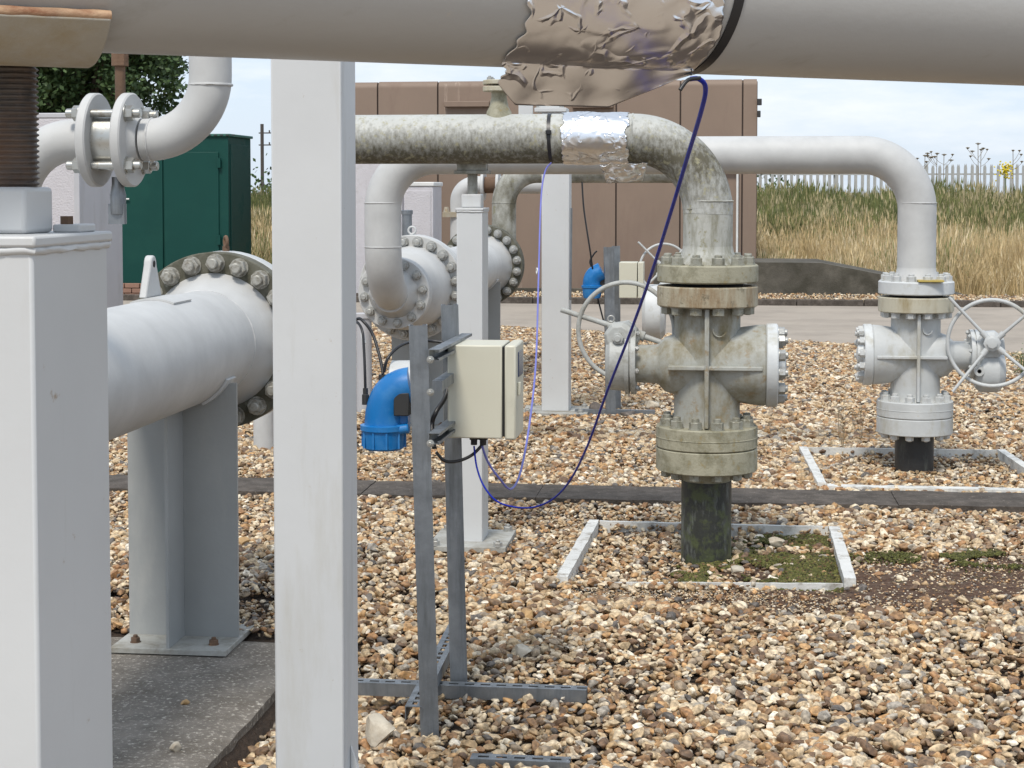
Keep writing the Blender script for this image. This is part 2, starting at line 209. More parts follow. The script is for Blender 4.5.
# ------------------------------------------------------------------ mesh building
class MB:
    def __init__(s): s.v = []; s.f = []
    def add(s, vs, fs):
        o = len(s.v); s.v += [Vector(v) for v in vs]; s.f += [tuple(i+o for i in f) for f in fs]; return s
    def box(s, a, b, M_=None):
        x0, y0, z0 = a; x1, y1, z1 = b
        vs = [Vector(p) for p in ((x0, y0, z0), (x1, y0, z0), (x1, y1, z0), (x0, y1, z0), (x0, y0, z1), (x1, y0, z1), (x1, y1, z1), (x0, y1, z1))]
        if M_ is not None: vs = [M_ @ p for p in vs]
        return s.add(vs, [(0, 3, 2, 1), (4, 5, 6, 7), (0, 1, 5, 4), (1, 2, 6, 5), (2, 3, 7, 6), (3, 0, 4, 7)])
    def cbox(s, c, size, M_=None):
        c = Vector(c); h = Vector(size)/2
        return s.box(c-h, c+h, M_)
    def lathe(s, prof, c, axis, seg=32, caps=True, ph=0):
        """prof: list of (distance along axis, radius)"""
        c = Vector(c); ax = Vector(axis).normalized(); q = Vector((0, 0, 1)).rotation_difference(ax)
        u = q @ Vector((1, 0, 0)); w = q @ Vector((0, 1, 0)); vs = []; fs = []
        for t, r in prof:
            for k in range(seg):
                a = 2*math.pi*(k+ph)/seg; vs.append(c + ax*t + (u*math.cos(a)+w*math.sin(a))*r)
        for i in range(len(prof)-1):
            for k in range(seg):
                k2 = (k+1) % seg; fs.append((i*seg+k, i*seg+k2, (i+1)*seg+k2, (i+1)*seg+k))
        if caps: fs.append(tuple(range(seg-1, -1, -1))); fs.append(tuple((len(prof)-1)*seg+k for k in range(seg)))
        return s.add(vs, fs)
    def cyl(s, a, b, r, seg=24, r2=None):
        a = Vector(a); b = Vector(b); return s.lathe([(0, r), ((b-a).length, r if r2 is None else r2)], a, b-a, seg)
    def tube(s, pts, r, seg=24, caps=True, rfun=None):
        pts = [Vector(p) for p in pts]; n = len(pts); tan = [(pts[min(i+1, n-1)]-pts[max(i-1, 0)]).normalized() for i in range(n)]
        u = tan[0].orthogonal().normalized(); vs = []; fs = []
        for i in range(n):
            u = (u - tan[i]*u.dot(tan[i])).normalized(); w = tan[i].cross(u)
            for k in range(seg):
                a = 2*math.pi*k/seg; rr = r if rfun is None else rfun(i/(n-1), a)
                vs.append(pts[i] + (u*math.cos(a)+w*math.sin(a))*rr)
        for i in range(n-1):
            for k in range(seg):
                k2 = (k+1) % seg; fs.append((i*seg+k, i*seg+k2, (i+1)*seg+k2, (i+1)*seg+k))
        if caps: fs.append(tuple(range(seg-1, -1, -1))); fs.append(tuple((n-1)*seg+k for k in range(seg)))
        return s.add(vs, fs)
    def torus(s, c, axis, R, r, seg=48, rs=8, a0=0, a1=2*math.pi):
        q = Vector((0, 0, 1)).rotation_difference(Vector(axis).normalized()); c = Vector(c)
        full = abs(a1-a0-2*math.pi) < 1e-6; N = seg if full else seg+1; vs = []; fs = []
        for i in range(N):
            a = a0+(a1-a0)*i/seg; d = Vector((math.cos(a), math.sin(a), 0))
            for k in range(rs):
                b = 2*math.pi*k/rs; vs.append(c + q @ (d*(R+r*math.cos(b)) + Vector((0, 0, r*math.sin(b)))))
        for i in range(seg):
            j = (i+1) % N
            for k in range(rs): fs.append((i*rs+k, j*rs+k, j*rs+(k+1) % rs, i*rs+(k+1) % rs))
        if not full: fs.append(tuple(range(rs-1, -1, -1))); fs.append(tuple(seg*rs+k for k in range(rs)))
        return s.add(vs, fs)
    def extrude(s, prof, a, b, xd):
        a = Vector(a); b = Vector(b); ax = (b-a).normalized(); xd = Vector(xd); xd = (xd-ax*xd.dot(ax)).normalized(); yd = ax.cross(xd)
        n = len(prof); vs = [a+xd*x+yd*y for x, y in prof]+[b+xd*x+yd*y for x, y in prof]
        return s.add(vs, [(i, (i+1) % n, n+(i+1) % n, n+i) for i in range(n)]+[tuple(range(n-1, -1, -1)), tuple(range(n, 2*n))])
ORI = {}
def finish(me, m, smooth=35):
    if m is not None: me.materials.append(m)
    if smooth: me.shade_smooth(); me.set_sharp_from_angle(angle=math.radians(smooth))
    else: me.shade_flat()
def tag(o, label=None, cat=None, group=None, kind=None):
    if label: o['label'] = label
    if cat: o['category'] = cat
    if group: o['group'] = group
    if kind: o['kind'] = kind
    return o
def thing(name, loc, label, cat, group=None):
    o = bpy.data.objects.new(name, None); COL.objects.link(o); o.location = loc; o.empty_display_size = .1; ORI[o] = Vector(loc)
    return tag(o, label, cat, group)
def obj(name, mb, m, parent=None, smooth=35, bevel=0, origin=None, fix=True):
    """Links a mesh given in world coordinates as one object under its parent."""
    o0 = Vector(origin) if origin is not None else (ORI[parent] if parent else Vector((0, 0, 0)))
    me = bpy.data.meshes.new(name); me.from_pydata([v-o0 for v in mb.v], [], mb.f)
    if fix:
        bm = bmesh.new(); bm.from_mesh(me); bmesh.ops.recalc_face_normals(bm, faces=bm.faces); bm.to_mesh(me); bm.free()
    finish(me, m, smooth)
    o = bpy.data.objects.new(name, me); COL.objects.link(o); ORI[o] = o0
    if parent: o.parent = parent; o.location = o0 - ORI[parent]
    else: o.location = o0
    if bevel:
        b = o.modifiers.new("bevel", 'BEVEL'); b.width = bevel; b.segments = 2; b.limit_method = 'ANGLE'; b.angle_limit = math.radians(40)
    return o
SH = {}
def shared(key, fn, m, smooth=35):
    if key not in SH:
        me = bpy.data.meshes.new(key[0] if isinstance(key, tuple) else key); mb = fn(); me.from_pydata([tuple(v) for v in mb.v], [], mb.f); finish(me, m, smooth); SH[key] = me
    return SH[key]
def place(name, me, parent, pos, axis=(0, 0, 1), rot=0):
    o = bpy.data.objects.new(name, me); COL.objects.link(o); o.parent = parent; p = Vector(pos); o.location = p-ORI[parent]; ORI[o] = p
    q = Vector((0, 0, 1)).rotation_difference(Vector(axis).normalized()) @ Quaternion((0, 0, 1), rot)
    o.rotation_mode = 'QUATERNION'; o.rotation_quaternion = q; return o
def hexbolt(r, h, sr=.5, sh=.5, r_in=.92):
    """nut with chamfer, washer face and a stud end"""
    def fn():
        mb = MB(); mb.lathe([(0, r*1.12), (h*.12, r*1.12)], (0, 0, 0), (0, 0, 1), 16)
        mb.lathe([(h*.1, r), (h*.93, r), (h, r*.93)], (0, 0, 0), (0, 0, 1), 6)
        mb.lathe([(h*.98, r*sr), (h*(1+sh)-r*.1, r*sr), (h*(1+sh), r*sr*.8)], (0, 0, 0), (0, 0, 1), 12); return mb
    return fn
def bolts(parent, c, axis, R, n, r, h, m, ph=0, sr=.55, sh=.5):
    me = shared(("bolt", round(r, 4), round(h, 4), m.name, sr, sh), hexbolt(r, h, sr, sh), m)
    ax = Vector(axis).normalized(); q = Vector((0, 0, 1)).rotation_difference(ax)
    for k in range(n):
        a = 2*math.pi*(k+ph)/n
        place("bolt", me, parent, Vector(c)+q @ Vector((math.cos(a)*R, math.sin(a)*R, 0)), axis, random.random()*2)
def disc(name, c, axis, r, t, m, parent, hub=None, seg=56, ch=.004):
    mb = MB(); mb.lathe([(0, r-ch), (ch, r), (t-ch, r), (t, r-ch)], c, axis, seg)
    return obj(name, mb, m, parent, 30)
def fillet(pts, R, n=14):
    pts = [Vector(p) for p in pts]; out = [pts[0]]
    for i in range(1, len(pts)-1):
        a = (pts[i-1]-pts[i]).normalized(); b = (pts[i+1]-pts[i]).normalized(); ang = a.angle(b); d = R/math.tan(ang/2)
        c = pts[i]+(a+b).normalized()*(R/math.sin(ang/2)); p0 = pts[i]+a*d-c; p1 = pts[i]+b*d-c; q = p0.rotation_difference(p1)
        for k in range(n+1): out.append(c + Quaternion().slerp(q, k/n) @ p0)
    out.append(pts[-1]); return out
def spline(pts, per=8):
    pts = [Vector(p) for p in pts]; out = []
    for i in range(len(pts)-1):
        p0 = pts[max(i-1, 0)]; p1 = pts[i]; p2 = pts[i+1]; p3 = pts[min(i+2, len(pts)-1)]
        for k in range(per):
            t = k/per; out.append(.5*((2*p1)+(p2-p0)*t+(2*p0-5*p1+4*p2-p3)*t*t+(3*p1-p0-3*p2+p3)*t**3))
    out.append(pts[-1]); return out
def seam(parent, c, axis, r, m):
    mb = MB(); N = 64; q = Vector((0, 0, 1)).rotation_difference(Vector(axis).normalized()); pts = []
    mb.torus(c, axis, r, .0035, N, 6)
    for i, v in enumerate(mb.v): v += (v-Vector(c)).normalized()*.0012*noise.noise(v*60)
    return obj("weld_seam", mb, m, parent, 60)
def structure(name, mb, m, **k): return tag(obj(name, mb, m, **k), kind='structure')

# ------------------------------------------------------------------ ground
mb = MB(); mb.add([(-600, -200, -.2), (600, -200, -.2), (600, 1200, -.2), (-600, 1200, -.2)], [(0, 1, 2, 3)])
structure("ground", mb, M['base_gravel'], smooth=0)
# road: far edge at y~301, near edge runs 327..352
ra, rb, rc, rd = G(340, 303), G(1250, 300), G(1250, 366), G(340, 318)
def road_y_near(x): # world Y of the near edge at world X
    t = (x-rd.x)/(rc.x-rd.x); return rd.y+(rc.y-rd.y)*t
RY1 = ra.y
XL, XR = -14.0, 16.0
mb = MB(); vs = []; fs = []; n_ = 40
for i in range(n_+1):
    x = XL+(XR-XL)*i/n_; yn = min(road_y_near(x), RY1-1.2)
    vs += [(x, yn, -.22), (x, yn, .012), (x, RY1, .012), (x, RY1, -.22)]
for i in range(n_): b_ = i*4; fs += [(b_+k, b_+4+k, b_+5+k, b_+1+k) for k in range(3)]
mb.add(vs, fs)
road = structure("road", mb, M['road'], smooth=0)
# soil bed under the gravel
padc = G(225, 745, -.05); PADX = padc.x; PADY = G(180, 637, -.05).y
FR1 = [G(562, 581), G(850, 583), G(834, 530), G(594, 524)]          # frame round the near valve
FR2 = [G(822, 489), G(1058, 494), G(1001, 455), G(803, 452)]
def gz(x, y):
    z = .012*noise.noise(Vector((x*1.3, y*1.3, 0)))+.006*noise.noise(Vector((x*4, y*4, 5)))
    d = x-PADX
    if 0 <= d < .6 and y < PADY: z -= .14*(1-d/.6)*min(1, (PADY-y)/.3)
    if y < PADY+.5 and d < 0: z -= .03
    for F in (FR1, FR2):
        if F[0].x+.02 < x < F[1].x-.02 and F[0].y+.02 < y < F[2].y-.02: z -= .022
    return z
nx, ny = 90, 120; X0, X1, Y0, Y1 = -5.5, 6.5, 2.5, 23.0; nx, ny = 170, 220
mb = MB(); vs = []; fs = []
for j in range(ny+1):
    for i in range(nx+1):
        x = X0+(X1-X0)*i/nx; y = Y0+(Y1-Y0)*j/ny; y = Y0+(road_y_near(x)+.03-Y0)*j/ny; vs.append((x, y, gz(x, y)-.032))
for j in range(ny):
    for i in range(nx): a = j*(nx+1)+i; fs.append((a, a+1, a+nx+2, a+nx+1))
mb.add(vs, fs); soil = structure("soil_bed", mb, M['soil'], fix=False)
# concrete plinth with worn edges
def worn_slab(a, b, nxs, nys, amp, mb=None, nz_=1):
    mb = mb or MB(); x0, y0, z0 = a; x1, y1, z1 = b; vs = []; fs = []
    for j in range(nys+1):
        for i in range(nxs+1):
            x = x0+(x1-x0)*i/nxs; y = y0+(y1-y0)*j/nys; e = (i in (0, nxs)) or (j in (0, nys))
            z = z1+amp*noise.noise(Vector((x*6, y*6, z1)))-(amp*1.2 if e else 0)
            xx = x+(amp*noise.noise(Vector((x*9, y*9, 3))) if e else 0); yy = y+(amp*noise.noise(Vector((x*9, y*9, 8))) if e else 0)
            vs.append((xx, yy, z))
    W = nxs+1; n = len(vs)
    for j in range(nys):
        for i in range(nxs): p = j*W+i; fs.append((p, p+1, p+W+1, p+W))
    rim = [i for i in range(W)]+[j*W+nxs for j in range(1, nys+1)]+[nys*W+i for i in range(nxs-1, -1, -1)]+[j*W for j in range(nys-1, 0, -1)]
    base = [(vs[i][0], vs[i][1], z0) for i in rim]
    for k in range(len(rim)): k2 = (k+1) % len(rim); fs.append((rim[k], n+k, n+k2, rim[k2]))
    mb.add(vs+base, fs); return mb
structure("concrete_plinth", worn_slab((PADX-2.6, 3.0, -.4), (PADX, PADY, -.05), 60, 60, .006), M['pad'], smooth=50)
# edging strip of slabs across the gravel
sA, sB = G(112, 489), G(1024, 498); STRIP_Y0 = G(500, 501).y; STRIP_Y1 = G(500, 487).y
strip = thing("concrete_edging", (0, (STRIP_Y0+STRIP_Y1)/2, 0), "long dark weathered concrete edging strip crossing the gravel behind the instrument stand", "edging")
x = -4.6; k = 0
while x < 6.0:
    l_ = .915; dz = random.uniform(-.004, .004); dy = random.uniform(-.006, .006)
    tl = (sB.y-sA.y)/(sB.x-sA.x)*(x-sA.x)*0
    obj("edging_slab", worn_slab((x, STRIP_Y0+dy, -.1), (x+l_-.003, STRIP_Y1+dy, .030+dz), 18, 5, .005), M['kerb'], strip, 50); x += l_
# kerb along the far side of the road
kb = thing("road_kerb", (0, RY1+.06, 0), "low row of dark kerb stones along the far side of the tan road", "kerb")
x = -9.0
while x < 14:
    mb = MB(); mb.box((x, RY1+.004, -.1), (x+.9, RY1+.13, .10+random.uniform(-.006, .006))); obj("kerb_stone", mb, M['kerb'], kb, 35, .012); x += .912
# low concrete slab beyond the kerb (right) with ramped end
Yk = RY1+1.6
mb = MB()
pA, pB, pC = H(752, 262, Yk), H(822, 263, Yk), H(905, 279, Yk)
zt = [pA.z, pB.z, pC.z, .02]; xs = [-1.0, pB.x, pC.x, H(975, 290, Yk).x]
zt[0] = pA.z
for i in range(3):
    mb.add([(xs[i], Yk, -.1), (xs[i+1], Yk, -.1), (xs[i+1], Yk, zt[i+1]), (xs[i], Yk, zt[i]), (xs[i], Yk+1.6, -.1), (xs[i+1], Yk+1.6, -.1), (xs[i+1], Yk+1.6, zt[i+1]), (xs[i], Yk+1.6, zt[i])],
           [(0, 1, 2, 3), (5, 4, 7, 6), (3, 2, 6, 7), (0, 3, 7, 4), (1, 5, 6, 2)])
wallo = tag(obj("retaining_wall", mb, M['concrete'], smooth=0), "low dark concrete retaining wall ramping down in front of the dry grass", "wall")
# ------------------------------------------------------------------ grass bank
def bank(y): return max(-.05, min(1.0, (y-30.5)/14*1.0))
mb = MB(); vs = []; fs = []; BX0, BX1 = -22, 22
ys = [RY1+3.4, 31.5, 36, 40, 45, 52, 70]
for y in ys:
    for i in range(41): x = BX0+(BX1-BX0)*i/40; vs.append((x, y, bank(y)+.05*noise.noise(Vector((x*.5, y*.5, 0)))-.02))
for j in range(len(ys)-1):
    for i in range(40): a = j*41+i; fs.append((a, a+1, a+42, a+41))
mb.add(vs, fs); structure("grass_bank", mb, M['field'])

# ------------------------------------------------------------------ instancing of uncountable stuff
def inst_stuff(name, pts, scl, rot, rnd, variants, label):
    me = bpy.data.meshes.new(name); me.from_pydata([tuple(p) for p in pts], [], [])
    a = me.attributes.new("scl", 'FLOAT_VECTOR', 'POINT'); a.data.foreach_set("vector", np.asarray(scl, dtype=np.float32).ravel())
    a = me.attributes.new("rotv", 'FLOAT_VECTOR', 'POINT'); a.data.foreach_set("vector", np.asarray(rot, dtype=np.float32).ravel())
    a = me.attributes.new("rnd", 'FLOAT', 'POINT'); a.data.foreach_set("value", np.asarray(rnd, dtype=np.float32))
    o = bpy.data.objects.new(name, me); COL.objects.link(o)
    c = bpy.data.collections.new(name+"_shapes")
    for v in variants: c.objects.link(v)
    ng = bpy.data.node_groups.new(name, 'GeometryNodeTree')
    ng.interface.new_socket("Geometry", in_out='INPUT', socket_type='NodeSocketGeometry'); ng.interface.new_socket("Geometry", in_out='OUTPUT', socket_type='NodeSocketGeometry')
    n = ng.nodes; gi = n.new("NodeGroupInput"); go = n.new("NodeGroupOutput"); ci = n.new("GeometryNodeCollectionInfo"); ci.inputs["Collection"].default_value = c
    ci.inputs["Separate Children"].default_value = True; ci.inputs["Reset Children"].default_value = True
    ip = n.new("GeometryNodeInstanceOnPoints"); ip.inputs["Pick Instance"].default_value = True
    def at(nm, t): x = n.new("GeometryNodeInputNamedAttribute"); x.data_type = t; x.inputs["Name"].default_value = nm; return x.outputs["Attribute"]
    ri = n.new("FunctionNodeRandomValue"); ri.data_type = 'INT'; ri.inputs[4].default_value = 0; ri.inputs[5].default_value = len(variants)-1
    er = n.new("FunctionNodeEulerToRotation")
    ng.links.new(gi.outputs[0], ip.inputs["Points"]); ng.links.new(ci.outputs[0], ip.inputs["Instance"]); ng.links.new(ri.outputs[2], ip.inputs["Instance Index"])
    ng.links.new(at("rotv", 'FLOAT_VECTOR'), er.inputs[0]); ng.links.new(er.outputs[0], ip.inputs["Rotation"]); ng.links.new(at("scl", 'FLOAT_VECTOR'), ip.inputs["Scale"])
    ng.links.new(ip.outputs[0], go.inputs[0])
    md = o.modifiers.new("instances", 'NODES'); md.node_group = ng
    return tag(o, label, kind='stuff')
def variant(name, mb, m, smooth=35):
    me = bpy.data.meshes.new(name); me.from_pydata([tuple(v) for v in mb.v], [], mb.f); finish(me, m, smooth); return bpy.data.objects.new(name, me)
def stone_mesh(i, seedv, sub=2):
    bm = bmesh.new()
    r = random.Random(seedv)
    if i % 2:
        bmesh.ops.create_icosphere(bm, subdivisions=sub, radius=1)
        off = Vector((seedv*3.1, seedv*1.7, 0)); ax = [Vector((r.gauss(0, 1), r.gauss(0, 1), r.gauss(0, 1))).normalized() for _ in range(9)]; cut = [r.uniform(.42, .80) for _ in ax]
        for v in bm.verts:
            for a, c in zip(ax, cut):
                d = v.co.dot(a)
                if d > c: v.co -= a*(d-c)*.95
            v.co *= 1+.16*noise.noise(v.co*1.3+off)
    else:
        vs = [bm.verts.new(Vector((r.gauss(0, 1), r.gauss(0, 1), r.gauss(0, 1))).normalized()*r.uniform(.8, 1.05)) for _ in range(18)]
        h = bmesh.ops.convex_hull(bm, input=bm.verts)
        bmesh.ops.delete(bm, geom=[g for g in h.get('geom_interior', []) if isinstance(g, bmesh.types.BMVert)], context='VERTS')
        bmesh.ops.bevel(bm, geom=list(bm.edges), offset=.10, segments=1, affect='EDGES', clamp_overlap=True)
    mb = MB(); bm.verts.ensure_lookup_table(); bm.verts.index_update()
    mb.v = [v.co.copy() for v in bm.verts]; mb.f = [tuple(v.index for v in f.verts) for f in bm.faces]; bm.free(); return mb
# gravel
PEAT_C = [(G(905, 580), .72, .42), (G(965, 565), .7, .30), (G(800, 600), .62, .17), (G(640, 592), .5, .07)]
def peat(x, y):
    best = 0
    for c, a, b in PEAT_C:
        d = ((x-c.x)/a)**2+((y-c.y)/b)**2+.9*noise.noise(Vector((x*4, y*4, 2)))
        best = max(best, 1-d)
    return best
pts, scl, rot, rnd = [], [], [], []
tanh_ = 512/FPX
N = 400000
dd = np.sqrt(rng.uniform(3.9**2, 21.0**2, N)); lat = rng.uniform(-1.16, 1.16, N)*tanh_*dd + rng.uniform(-.5, .5, N)
rr = rng.random((N, 8))
fx, fy, rx_, ry_ = _F.x, _F.y, _R.x, _R.y
mossA = (FR1[0].x+FR1[1].x)/2
xmid = G(690, 560).x
for i in range(N):
    D = dd[i]
    if D > 11 and rr[i, 7] < .30: continue
    x = fx*D+rx_*lat[i]; y = fy*D+ry_*lat[i]
    if y > road_y_near(x)+.05-.25*rr[i, 6]*noise.noise(Vector((x*2, y*2, 0))) or x < -5.4 or x > 6.4: continue
    if x < PADX+.02 and y < PADY+.02: continue
    if STRIP_Y0-.004 < y < STRIP_Y1+.004 and rr[i, 6] > (.012 if STRIP_Y0+.03 < y < STRIP_Y1-.03 else .16): continue
    pe = peat(x, y)
    if pe > 0 and rr[i, 6] < min(.88, .42+pe*1.3): continue
    big = rr[i, 0]**3
    inF1 = FR1[0].y < y < FR1[2].y and FR1[0].x < x < FR1[1].x
    if inF1 and x > xmid-.1 and rr[i, 6] < .48: continue
    s = .0076+.0085*rr[i, 1]+.014*big
    s *= 1+.5*noise.noise(Vector((x*.9, y*.9, 12)))
    if D > 11: s *= 1.18
    z = gz(x, y)-.020+.028*rr[i, 2]+(.004 if big > .5 else 0)
    if pe > 0 or inF1: z -= .010
    pts.append((x, y, z)); scl.append((s*1.25, s*(.75+.35*rr[i, 3]), s*(.5+.3*rr[i, 4])))
    rot.append((random.gauss(0, .35), random.gauss(0, .35), rr[i, 5]*6.283)); rnd.append(random.random())
for k in range(5200):
    c, a, b = random.choice(PEAT_C); x = c.x+random.gauss(0, .6)*a; y = c.y+random.gauss(0, .6)*b
    if FR1[0].x-.03 < x < FR1[1].x+.03 and FR1[0].y-.03 < y < FR1[2].y+.03: continue
    s = random.uniform(.002, .006); pts.append((x, y, gz(x, y)-.010+random.uniform(0, .008))); scl.append((s*1.3, s, s*.7)); rot.append((0, 0, random.random()*6)); rnd.append(random.random())
svar = [variant("flint", stone_mesh(i, 11+i), M['stone'], 50 if i % 3 else 25) for i in range(16)]
inst_stuff("gravel", pts, scl, rot, rnd, svar, "loose tan, cream and brown flint gravel covering the compound")
# gravel strip behind kerb
pts, scl, rot, rnd = [], [], [], []
for i in range(9000):
    x = random.uniform(-4.5, 10); y = random.uniform(RY1+.13, Yk-.05); s = random.uniform(.016, .034)
    pts.append((x, y, .06+random.uniform(-.01, .03))); scl.append((s, s*.8, s*.7)); rot.append((random.random(), random.random(), random.random()*6)); rnd.append(random.random())
inst_stuff("verge_gravel", pts, scl, rot, rnd, svar, "pale gravel strip between the road kerb and the low concrete wall")
mb = MB(); mb.box((-9, RY1+.13, -.22), (14, Yk-.005, .055)); structure("verge_soil", mb, M['soil'], smooth=0)
# peaty soil patch (thin mound)
for k, (c, a, b) in enumerate(PEAT_C[:3]):
    mb = MB(); vs = []; fs = []; n_ = 26
    for j in range(n_+1):
        for i in range(n_+1):
            u = i/n_*2-1; v = j/n_*2-1; x = c.x+u*a*1.25; y = c.y+v*b*1.25; d = u*u+v*v
            vs.append((x, y, gz(x, y)-.020+.014*max(-1, 1-d*1.1)+.012*noise.noise(Vector((x*14, y*14, k)))-.006*k))
    for j in range(n_):
        for i in range(n_): q_ = j*(n_+1)+i; fs.append((q_, q_+1, q_+n_+2, q_+n_+1))
    mb.add(vs, fs); structure("peaty_soil", mb, M['peat'], fix=False)
# moss cushion in the right half of the near frame
mpts, mscl, mrot, mrnd = [], [], [], []
for i in range(26000):
    x = random.uniform(xmid-.35, FR1[1].x-.03); y = random.uniform(FR1[0].y+.03, FR1[2].y-.04)
    m_ = noise.noise(Vector((x*3.2, y*3.2, 1)))+.55*noise.noise(Vector((x*13, y*13, 1)))+(x-xmid)*1.0-.16-(.30 if y > FR1[0].y+.9 and x < xmid+.3 else 0)
    if m_ < 0 or random.random() > .35+m_*2.2: continue
    h = .002+.018*min(1, m_*1.6)+.008*noise.noise(Vector((x*16, y*16, 4)))
    s = random.uniform(.004, .0085); mpts.append((x, y, gz(x, y)-.012+h*random.uniform(.6, 1))); mscl.append((s, s, s*1.1)); mrot.append((random.random(), random.random(), random.random()*6)); mrnd.append(random.random())
for i in range(6000):
    c, a, b = PEAT_C[1]; u = random.gauss(0, .45); v = random.gauss(0, .3); x = c.x+u*a+.15; y = c.y+.16+v*b
    if noise.noise(Vector((x*5, y*5, 1))) < -.05: continue
    s = random.uniform(.003, .007); mpts.append((x, y, gz(x, y)-.004+random.uniform(0, .008))); mscl.append((s, s, s)); mrot.append((0, 0, random.random()*6)); mrnd.append(random.random()*.7)
def tuft_ball(seedv):
    bm = bmesh.new(); bmesh.ops.create_icosphere(bm, subdivisions=1, radius=1); r = random.Random(seedv)
    for v in bm.verts: v.co *= r.uniform(.55, 1.35)
    mb = MB(); bm.verts.index_update(); mb.v = [v.co.copy() for v in bm.verts]; mb.f = [tuple(v.index for v in f.verts) for f in bm.faces]; bm.free(); return mb
inst_stuff("moss", mpts, mscl, mrot, mrnd, [variant("moss_clump", tuft_ball(i), M['moss'], 0) for i in range(5)], "green moss growing in the right half of the near white frame")
# grass
def tuft(seedv, n, h, w, spread, heads):
    r = random.Random(seedv); mb = MB()
    for k in range(n):
        a = r.random()*6.283; b = Vector((math.cos(a), math.sin(a), 0)); p = b*r.random()*spread; hh = h*r.uniform(.55, 1.1); lean = r.uniform(.05, .35); fa = r.random()*3.14; wd = Vector((math.cos(fa), math.sin(fa), 0))*w
        p1 = p+Vector((0, 0, hh*.55))+b*lean*hh*.35; p2 = p+Vector((0, 0, hh))+b*lean*hh
        mb.add([p-wd, p+wd, p1+wd*.7, p1-wd*.7, p2], [(0, 1, 2, 3), (3, 2, 4)])
        if heads and k % 3 == 0:
            q0 = p2-Vector((0, 0, hh*.14)); mb.add([q0, q0+wd*1.6+Vector((0, 0, .03)), q0+Vector((0, 0, hh*.2))+b*.02, q0-wd*1.6+Vector((0, 0, .03))], [(0, 1, 2, 3)])
    return mb
def grass_area(name, y0, y1, dens, h, m, label, x0=-20, x1=20, hv=.25, w=.006, n=14):
    A = (x1-x0)*(y1-y0); N = int(A*dens); P_, S, R_, Q = [], [], [], []
    for i in range(N):
        x = random.uniform(x0, x1); y = random.uniform(y0, y1)
        if noise.noise(Vector((x*1.1, y*1.1, 6))) < -.18 and random.random() < .6: continue
        s = 1+.35*noise.noise(Vector((x*1.6, y*1.6, 1)))+hv*2*noise.noise(Vector((x*.45, y*.45, 3)))+random.uniform(-.2, .2)
        if s < .3: s = .3
        P_.append((x, y, bank(y)-.05)); S.append((1.1, 1.1, s)); R_.append((random.gauss(0, .08), random.gauss(0, .08), random.random()*6.28))
        Q.append(min(.999, max(0, .5+.42*noise.noise(Vector((x*.7, y*.3, 9)))+random.uniform(-.45, .45))))
    return inst_stuff(name, P_, S, R_, Q, [variant("grass_tuft", tuft(k+50, n, h, w, .12, True), m, 0) for k in range(6)], label)
grass_area("dry_grass", RY1+3.6, 36.0, 60, .70, M['grass_gold'], "tall golden dry grass in front of the fence", hv=.3)
grass_area("green_grass", 34.2, 44.5, 46, .72, M['grass_green'], "rank green grass and weeds on the bank below the fence", hv=.22, w=.010, n=16)

# ------------------------------------------------------------------ stones lying singly
def stone(px, py, size, m, label, z=0.0, sq=.7, seedv=1):
    p = G(px, py, z); r = random.Random(seedv); mb = stone_mesh(1, seedv, 3); q = Quaternion((0, 0, 1), r.random()*6)
    for v in mb.v: v.x *= size/2; v.y *= size/2*.8; v.z *= size/2*sq; v.rotate(q); v += p+Vector((0, 0, size*.28*sq))
    return tag(obj("flint_stone", mb, m, None, 50, origin=p, fix=False), label, "stone")
stone(378, 742, .13, M['big_stone'], "large pale flint half buried at the foot of the tall grey post", -.015, .8, 9)
stone(528, 618, .09, M['orange_stone'], "large orange flint on the gravel right of the instrument stand", 0, .6, 6)
stone(522, 656, .085, M['big_stone'], "large cream flint on the gravel just above the slotted strut", 0, .6, 9)
stone(737, 573, .075, M['big_stone'], "pale grey flint at the foot of the near buried riser", 0, .7, 10)
stone(775, 545, .10, M['big_stone'], "long tan flint on the moss right of the near riser", .015, .45, 12)
stone(174, 751, .05, M['big_stone'], "cream pebble on the concrete plinth nearest the camera", -.05, .7, 13)
stone(185, 704, .032, M['orange_stone'], "small brown pebble on the plinth in front of the pipe stand", -.05, .8, 14)
stone(243, 545, .075, M['orange_stone'], "large orange stone in the gravel between stand and post", 0, .7, 15)
stone(598, 414, .17, M['dark_stone'], "big dark flint beside the base plate of the background post", 0, .7, 16)
stone(652, 408, .15, M['big_stone'], "big pale flint below the gearbox of the near valve", 0, .6, 17)
stone(628, 417, .15, M['dark_stone'], "brown and black flint below the near gearbox", 0, .5, 18)

